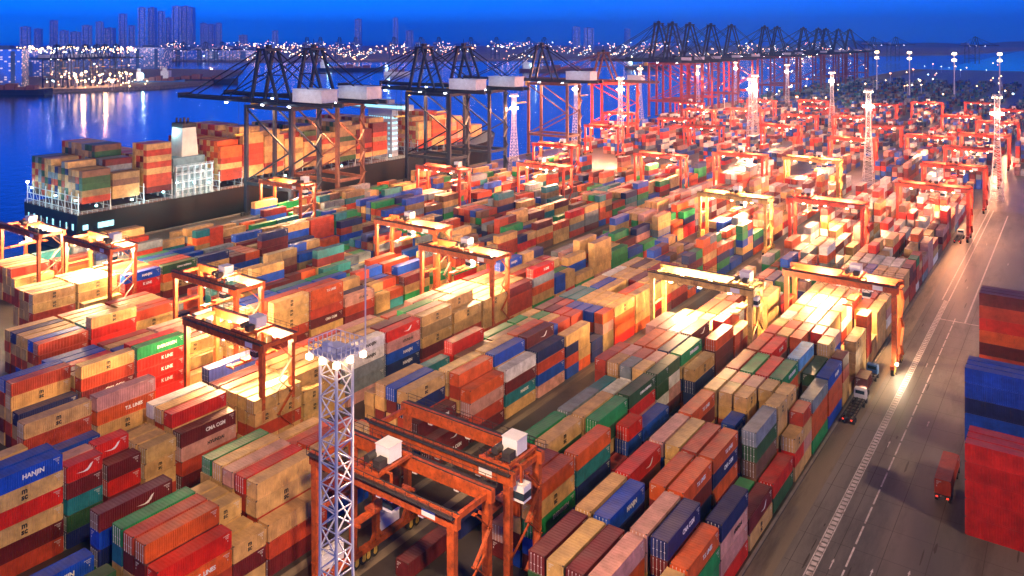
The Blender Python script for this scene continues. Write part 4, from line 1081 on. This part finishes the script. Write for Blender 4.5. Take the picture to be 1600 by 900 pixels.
def bmat():
    m = bpy.data.materials.new('lit_facade'); m.use_nodes = True; n = m.node_tree; L = n.links; b = n.nodes['Principled BSDF']
    g = n.nodes.new('ShaderNodeTexCoord'); mp = n.nodes.new('ShaderNodeMapping'); mp.inputs['Scale'].default_value = (.16, .16, .28); L.new(g.outputs['Object'], mp.inputs[0])
    vo = n.nodes.new('ShaderNodeTexVoronoi'); vo.distance = 'CHEBYCHEV'; vo.inputs['Randomness'].default_value = 0; vo.inputs['Scale'].default_value = 1; L.new(mp.outputs[0], vo.inputs['Vector'])
    a = n.nodes.new('ShaderNodeMath'); a.operation = 'LESS_THAN'; a.inputs[1].default_value = .3; L.new(vo.outputs['Distance'], a.inputs[0])
    sx = n.nodes.new('ShaderNodeSeparateColor'); L.new(vo.outputs['Color'], sx.inputs[0])
    c = n.nodes.new('ShaderNodeMath'); c.operation = 'GREATER_THAN'; c.inputs[1].default_value = .72; L.new(sx.outputs[0], c.inputs[0])
    d = n.nodes.new('ShaderNodeMath'); d.operation = 'MULTIPLY'; L.new(a.outputs[0], d.inputs[0]); L.new(c.outputs[0], d.inputs[1])
    e = n.nodes.new('ShaderNodeMath'); e.operation = 'MULTIPLY'; e.inputs[1].default_value = 0.8; L.new(d.outputs[0], e.inputs[0])
    b.inputs['Base Color'].default_value = (.4, .5, .7, 1); b.inputs['Roughness'].default_value = .25; b.inputs['Metallic'].default_value = .85
    b.inputs['Emission Color'].default_value = (1, .72, .45, 1); L.new(e.outputs[0], b.inputs['Emission Strength'])
    MATS['lit_facade'] = m
bmat()
def building(px, d, w_, dep, h, lab, name='tower_block', grp='far towers on the skyline'):
    root = empty(name, at(px, d, 1.5), YAW + rb.uniform(-.3, .3)); n_f = max(1, int(h / 40))
    b = MB(); b.box(-w_ / 2, w_ / 2, -dep / 2, dep / 2, 0, h); b.build('wall', 'lit_facade', root)
    b = MB(); b.box(-w_ / 2 - .5, w_ / 2 + .5, -dep / 2 - .5, dep / 2 + .5, h + .002, h + 1.6); b.box(-w_ / 5, w_ / 6, -dep / 4, dep / 4, h + 1.6, h + 6); b.build('roof', 'hazed_wall', root)
    for s in (-1, 1):
        b = MB(); b.box(s * w_ * .28 - w_ * .05, s * w_ * .28 + w_ * .05, -dep / 2 - 1.2, -dep / 2 - .003, 2, h - 3); b.build('stair_tower', 'hazed_wall', root)
    tag(root, lab, 'building', grp)
sky_t = [(192, 22), (206, 40), (222, 12), (238, 12), (252, 18), (264, 28), (276, 10), (290, 10), (300, 12), (318, 36), (330, 38), (342, 36), (40, 42), (60, 45), (84, 32), (100, 48), (118, 50), (136, 40), (156, 34), (172, 44), (380, 55), (430, 48), (560, 30), (618, 28), (640, 48), (900, 42), (920, 44), (980, 45), (1060, 50)]
for i, (px, ty) in enumerate(sky_t):
    d = rb.uniform(5600, 7600); h = (60 - ty) / 1285 * d + 80
    building(px, d, rb.uniform(42, 70), 40, h, f'dim blue tower on the hazy skyline, {round(px / 16, 1)} percent across from the left')
blk = [(8, 1330, 60, 62), (55, 2100, 120, 48), (105, 2150, 130, 52), (165, 2200, 120, 50), (215, 2250, 120, 48), (236, 2150, 90, 56), (30, 1750, 150, 34), (90, 1800, 120, 36), (300, 3100, 150, 40), (360, 3150, 180, 34)]
for i, (px, d, w_, h) in enumerate(blk):
    building(px, d, w_, 50, h, f'broad dark warehouse block on the far left shore, {ORD[i]} from the picture edge' if i else 'tall dark block at the left picture edge across the water', 'warehouse', 'warehouses across the water')
# far quay cranes on the other shore
fc = [(98, 1330), (118, 1340), (142, 1370), (160, 1400), (172, 1420), (190, 1450), (276, 2300), (292, 2350), (326, 2400), (352, 2450), (375, 2500), (484, 3050), (505, 3050), (535, 3060), (560, 3080), (620, 3080), (662, 3100), (690, 3120), (740, 3150), (780, 3200), (830, 3300), (855, 3300), (1370, 2900), (1405, 2900), (1530, 2600)]
for i, (px, d) in enumerate(fc):
    r_ = copy_tree(STS_N); p = at(px, d); r_.location = (p.x, p.y, 1.5); r_.scale = (1,) * 3
    r_.rotation_euler = (0, 0, R(180) + YAW * .4 if i < 11 else R(150)); sc_ = .9 if i < 11 else 1.1; r_.scale = (sc_,) * 3
    tag(r_, f'tiny blue quay crane on the opposite shore, {round(px / 16, 1)} percent across from the left', 'quay crane', 'quay cranes across the water')
# lamps of the harbour and the city far away
LAMP = {}
for k, c, e in (('w', (1, .58, .26), 18), ('c', (.6, .85, 1), 13), ('r', (1, .28, .10), 14)):
    mat('far_lamp_' + k, (1, 1, 1), emit=c, estr=e)
    for r in (.8, 1.4, 2.2, 3.4):
        b = MB(); b.cyl((0, 0, -14), (0, 0, -.5 * r), .3, 5, 1)
        for (z0, z1, r0, r1) in ((-r * .5, 0, r * .8, r), (0, r * .5, r, r * .8)): b.cyl((0, 0, z0), (0, 0, z1), r0, 8, 0, r1)
        LAMP[(k, r)] = b.mesh('harbour_lamp', ['far_lamp_' + k, 'galvanised'])
nl = 0
def far_lamp(px, d, z, k, r, where):
    global nl
    o = bpy.data.objects.new('harbour_lamp', LAMP[(k, r)]); COL.objects.link(o); o.location = at(px, d, z); nl += 1
    tag(o, f'tiny glowing {dict(w="warm", c="white", r="reddish")[k]} lamp {where}', 'lamp', f'glowing lamps {where}')
for i in range(50): far_lamp(rb.uniform(20, 205), rb.uniform(1900, 2050), rb.uniform(52, 62) if rb.random() < .7 else rb.uniform(12, 50), rb.choice('wwc'), rb.choice((1.4, 1.4, 2.2)), 'along the left shore warehouses')
for i in range(30): far_lamp(rb.uniform(95, 205), rb.uniform(1290, 1450), rb.uniform(8, 26), rb.choice('www'), rb.choice((1.4, 1.4, 2.2)), 'under the cranes across the water')
for i in range(80): far_lamp(rb.uniform(240, 1000), rb.uniform(3000, 3900), rb.uniform(5, 60), rb.choice('wwcr'), rb.choice((1.4, 2.2, 2.2, 3.4)), 'in the distant port')
for i in range(60): far_lamp(rb.uniform(700, 1330), rb.uniform(3300, 4600), rb.uniform(5, 70), rb.choice('wwcr'), rb.choice((1.4, 2.2, 2.2)), 'beyond the far row of cranes')
for i in range(26): far_lamp(rb.uniform(1000, 1600), rb.uniform(900, 2100), rb.uniform(9, 22), rb.choice('wrrrc'), rb.choice((.8, 1.4)), 'in the far container yard')
# local glow of that yard and of the shore
for (px, d, z, e) in ((1090, 860, 30, 400000), (1150, 1000, 30, 400000), (1230, 900, 30, 300000), (1000, 800, 28, 90000), (1300, 700, 28, 60000), (1180, 640, 30, 60000), (130, 1330, 18, 60000), (165, 1380, 18, 60000), (330, 2500, 25, 300000)):
    root = copy_tree(MAST) if d < 1200 and px > 600 else None
    if root:
        root.location = at(px, d); root.location.z = 0; tag(root, f'faint lattice mast in the glowing far yard, {round(px / 16, 1)} percent across from the left', 'light mast', mg)
        mast_lights(root, e * 1.3, (1, .28, .12))
        bl = MB(); bl.cyl((0, -2, 44), (0, -2, 45.5), 2.0, 8); bl.build('lamp_ring', 'lamp_hot', root)
    else:
        l_ = light('harbour_floodlight', 'POINT', at(px, d, z), e, (1, .5, .25), None, 2)
# the glitter of countless smaller lamps along both shores
CL = [(rb.uniform(235, 1330), rb.uniform(3000, 4600), rb.choice((6, 14, 30, 50))) for _ in range(60)]
for key, nn in (('w', 760), ('c', 300), ('r', 260)):
    b = MB()
    for i in range(nn):
        z = rb.random()
        if z < .10: q = at(rb.uniform(10, 215), rb.uniform(1880, 2080), rb.uniform(46, 60)); r = rb.uniform(.7, 1.3)
        elif z < .14: q = at(rb.uniform(70, 230), rb.uniform(1290, 1460), rb.uniform(3, 24)); r = rb.uniform(.4, .9)
        elif z < .93:
            cx, cd, cz = rb.choice(CL); q = at(rb.gauss(cx, 14), cd + rb.uniform(-60, 60), max(2, rb.gauss(cz, 7))); r = rb.uniform(.5, 1.5)
        else: q = at(rb.uniform(1050, 1640), rb.uniform(900, 2300), rb.uniform(5, 18)); r = rb.uniform(.4, .8)
        b.cyl((q.x, q.y, q.z - r), (q.x, q.y, q.z + r), r, 6)
    tag(b.build('shore_lights', 'far_lamp_' + key), kind='stuff')
# small ships across the water
def small_ship(px, d, L, col, lab, lit=True):
    root = empty('feeder_ship', at(px, d, -4), YAW + R(90) + rb.uniform(-.15, .15)); root.rotation_euler = (0, 0, YAW)
    v = []; f_ = []
    n_ = 12
    for i in range(n_ + 1):
        t = i / n_; x = (t - .5) * L; w_ = L * .075 * (1 if t < .75 else math.sqrt(max(.01, 1 - ((t - .75) / .25) ** 2))); s = 0 if t < .8 else (t - .8) * 12
        v += [(x, -w_ * .8, 0), (x, -w_, 8 + s), (x, w_, 8 + s), (x, w_ * .8, 0)]
    for i in range(n_):
        a = 4 * i
        for k in range(3): f_.append((a + k, a + 4 + k, a + 5 + k, a + k + 1))
    f_.append((0, 1, 2, 3))
    me = bpy.data.meshes.new('hull'); me.from_pydata(v, [], f_); me.materials.append(M[col]); o = bpy.data.objects.new('hull', me); COL.objects.link(o); o.parent = root
    b = MB(); b.box(-L * .46, -L * .36, -L * .06, L * .06, 8, 24); b.box(-L * .45, -L * .4, -3, 3, 24, 30); b.build('bridge', 'white_paint', root)
    b = MB()
    for k in range(5): b.box(-L * .33 + k * L * .13, -L * .22 + k * L * .13, -L * .06, L * .06, 8, 12 + (k * 7 % 3) * 2.6)
    b.build('deck_cargo', 'hatch_rust', root)
    if lit:
        b = MB(); b.box(-L * .355, -L * .35, -L * .05, L * .05, 12, 20); b.build('lit_front', 'lamp_cyan', root)
        light('deck_light', 'POINT', (-L * .3, -L * .12, 20), 18000, (.6, .95, 1), root, 1)
    tag(root, lab, 'ship', 'small ships out on the water')
small_ship(250, 1500, 90, 'blue_paint', 'small blue ship with green lit stern at the left shore')
small_ship(310, 1560, 150, 'navy_steel', 'long dark blue ship moored below the distant left cranes', False)
small_ship(548, 2150, 170, 'navy_steel', 'dark cargo ship at anchor behind the left quay crane tips')
small_ship(620, 1900, 60, 'white_paint', 'small bright white ship between the two pairs of quay cranes')
small_ship(870, 2100, 190, 'brown_steel', 'lit cargo ship on the water above the lone brown crane')
small_ship(1010, 2300, 120, 'navy_steel', 'small ship with white lights left of the far crane row')
small_ship(20, 1240, 120, 'navy_steel', 'low dark barge at the left picture edge', False)
# hills on the right horizon
b = MB(); N = 60; pv = []
for i in range(N + 1):
    px = 1200 + i * 14; d = 8200; hgt = 42 + 14 * math.sin(i * .23) + 9 * math.sin(i * .71 + 1) + (0 if px > 1320 else -(1320 - px) * .3)
    pv.append((at(px, d - 900), at(px, d, max(3, hgt)), at(px, d + 1500)))
for i in range(N):
    a, c = pv[i], pv[i + 1]; b.quad([a[0], c[0], c[1], a[1]]); b.quad([a[1], c[1], c[2], a[2]])
mat('hill_green', (.04, .06, .04), .9, noise=.3, scale=.004)
o = b.build('hills', 'hill_green'); o['kind'] = 'structure'

# ---------------------------------------------------------------- haze
b = MB(); b.box(-9500, 6500, -900, 11500, -60, 330); hz = b.build('haze', 'rubber'); hz['kind'] = 'stuff'
hm = bpy.data.materials.new('haze_air'); hm.use_nodes = True; n = hm.node_tree; n.nodes.clear()
ou = n.nodes.new('ShaderNodeOutputMaterial'); pv_ = n.nodes.new('ShaderNodeVolumePrincipled')
pv_.inputs['Density'].default_value = HAZE_D; pv_.inputs['Color'].default_value = (.14, .5, 1, 1); pv_.inputs['Anisotropy'].default_value = .7
n.links.new(pv_.outputs[0], ou.inputs['Volume']); hz.data.materials.clear(); hz.data.materials.append(hm)
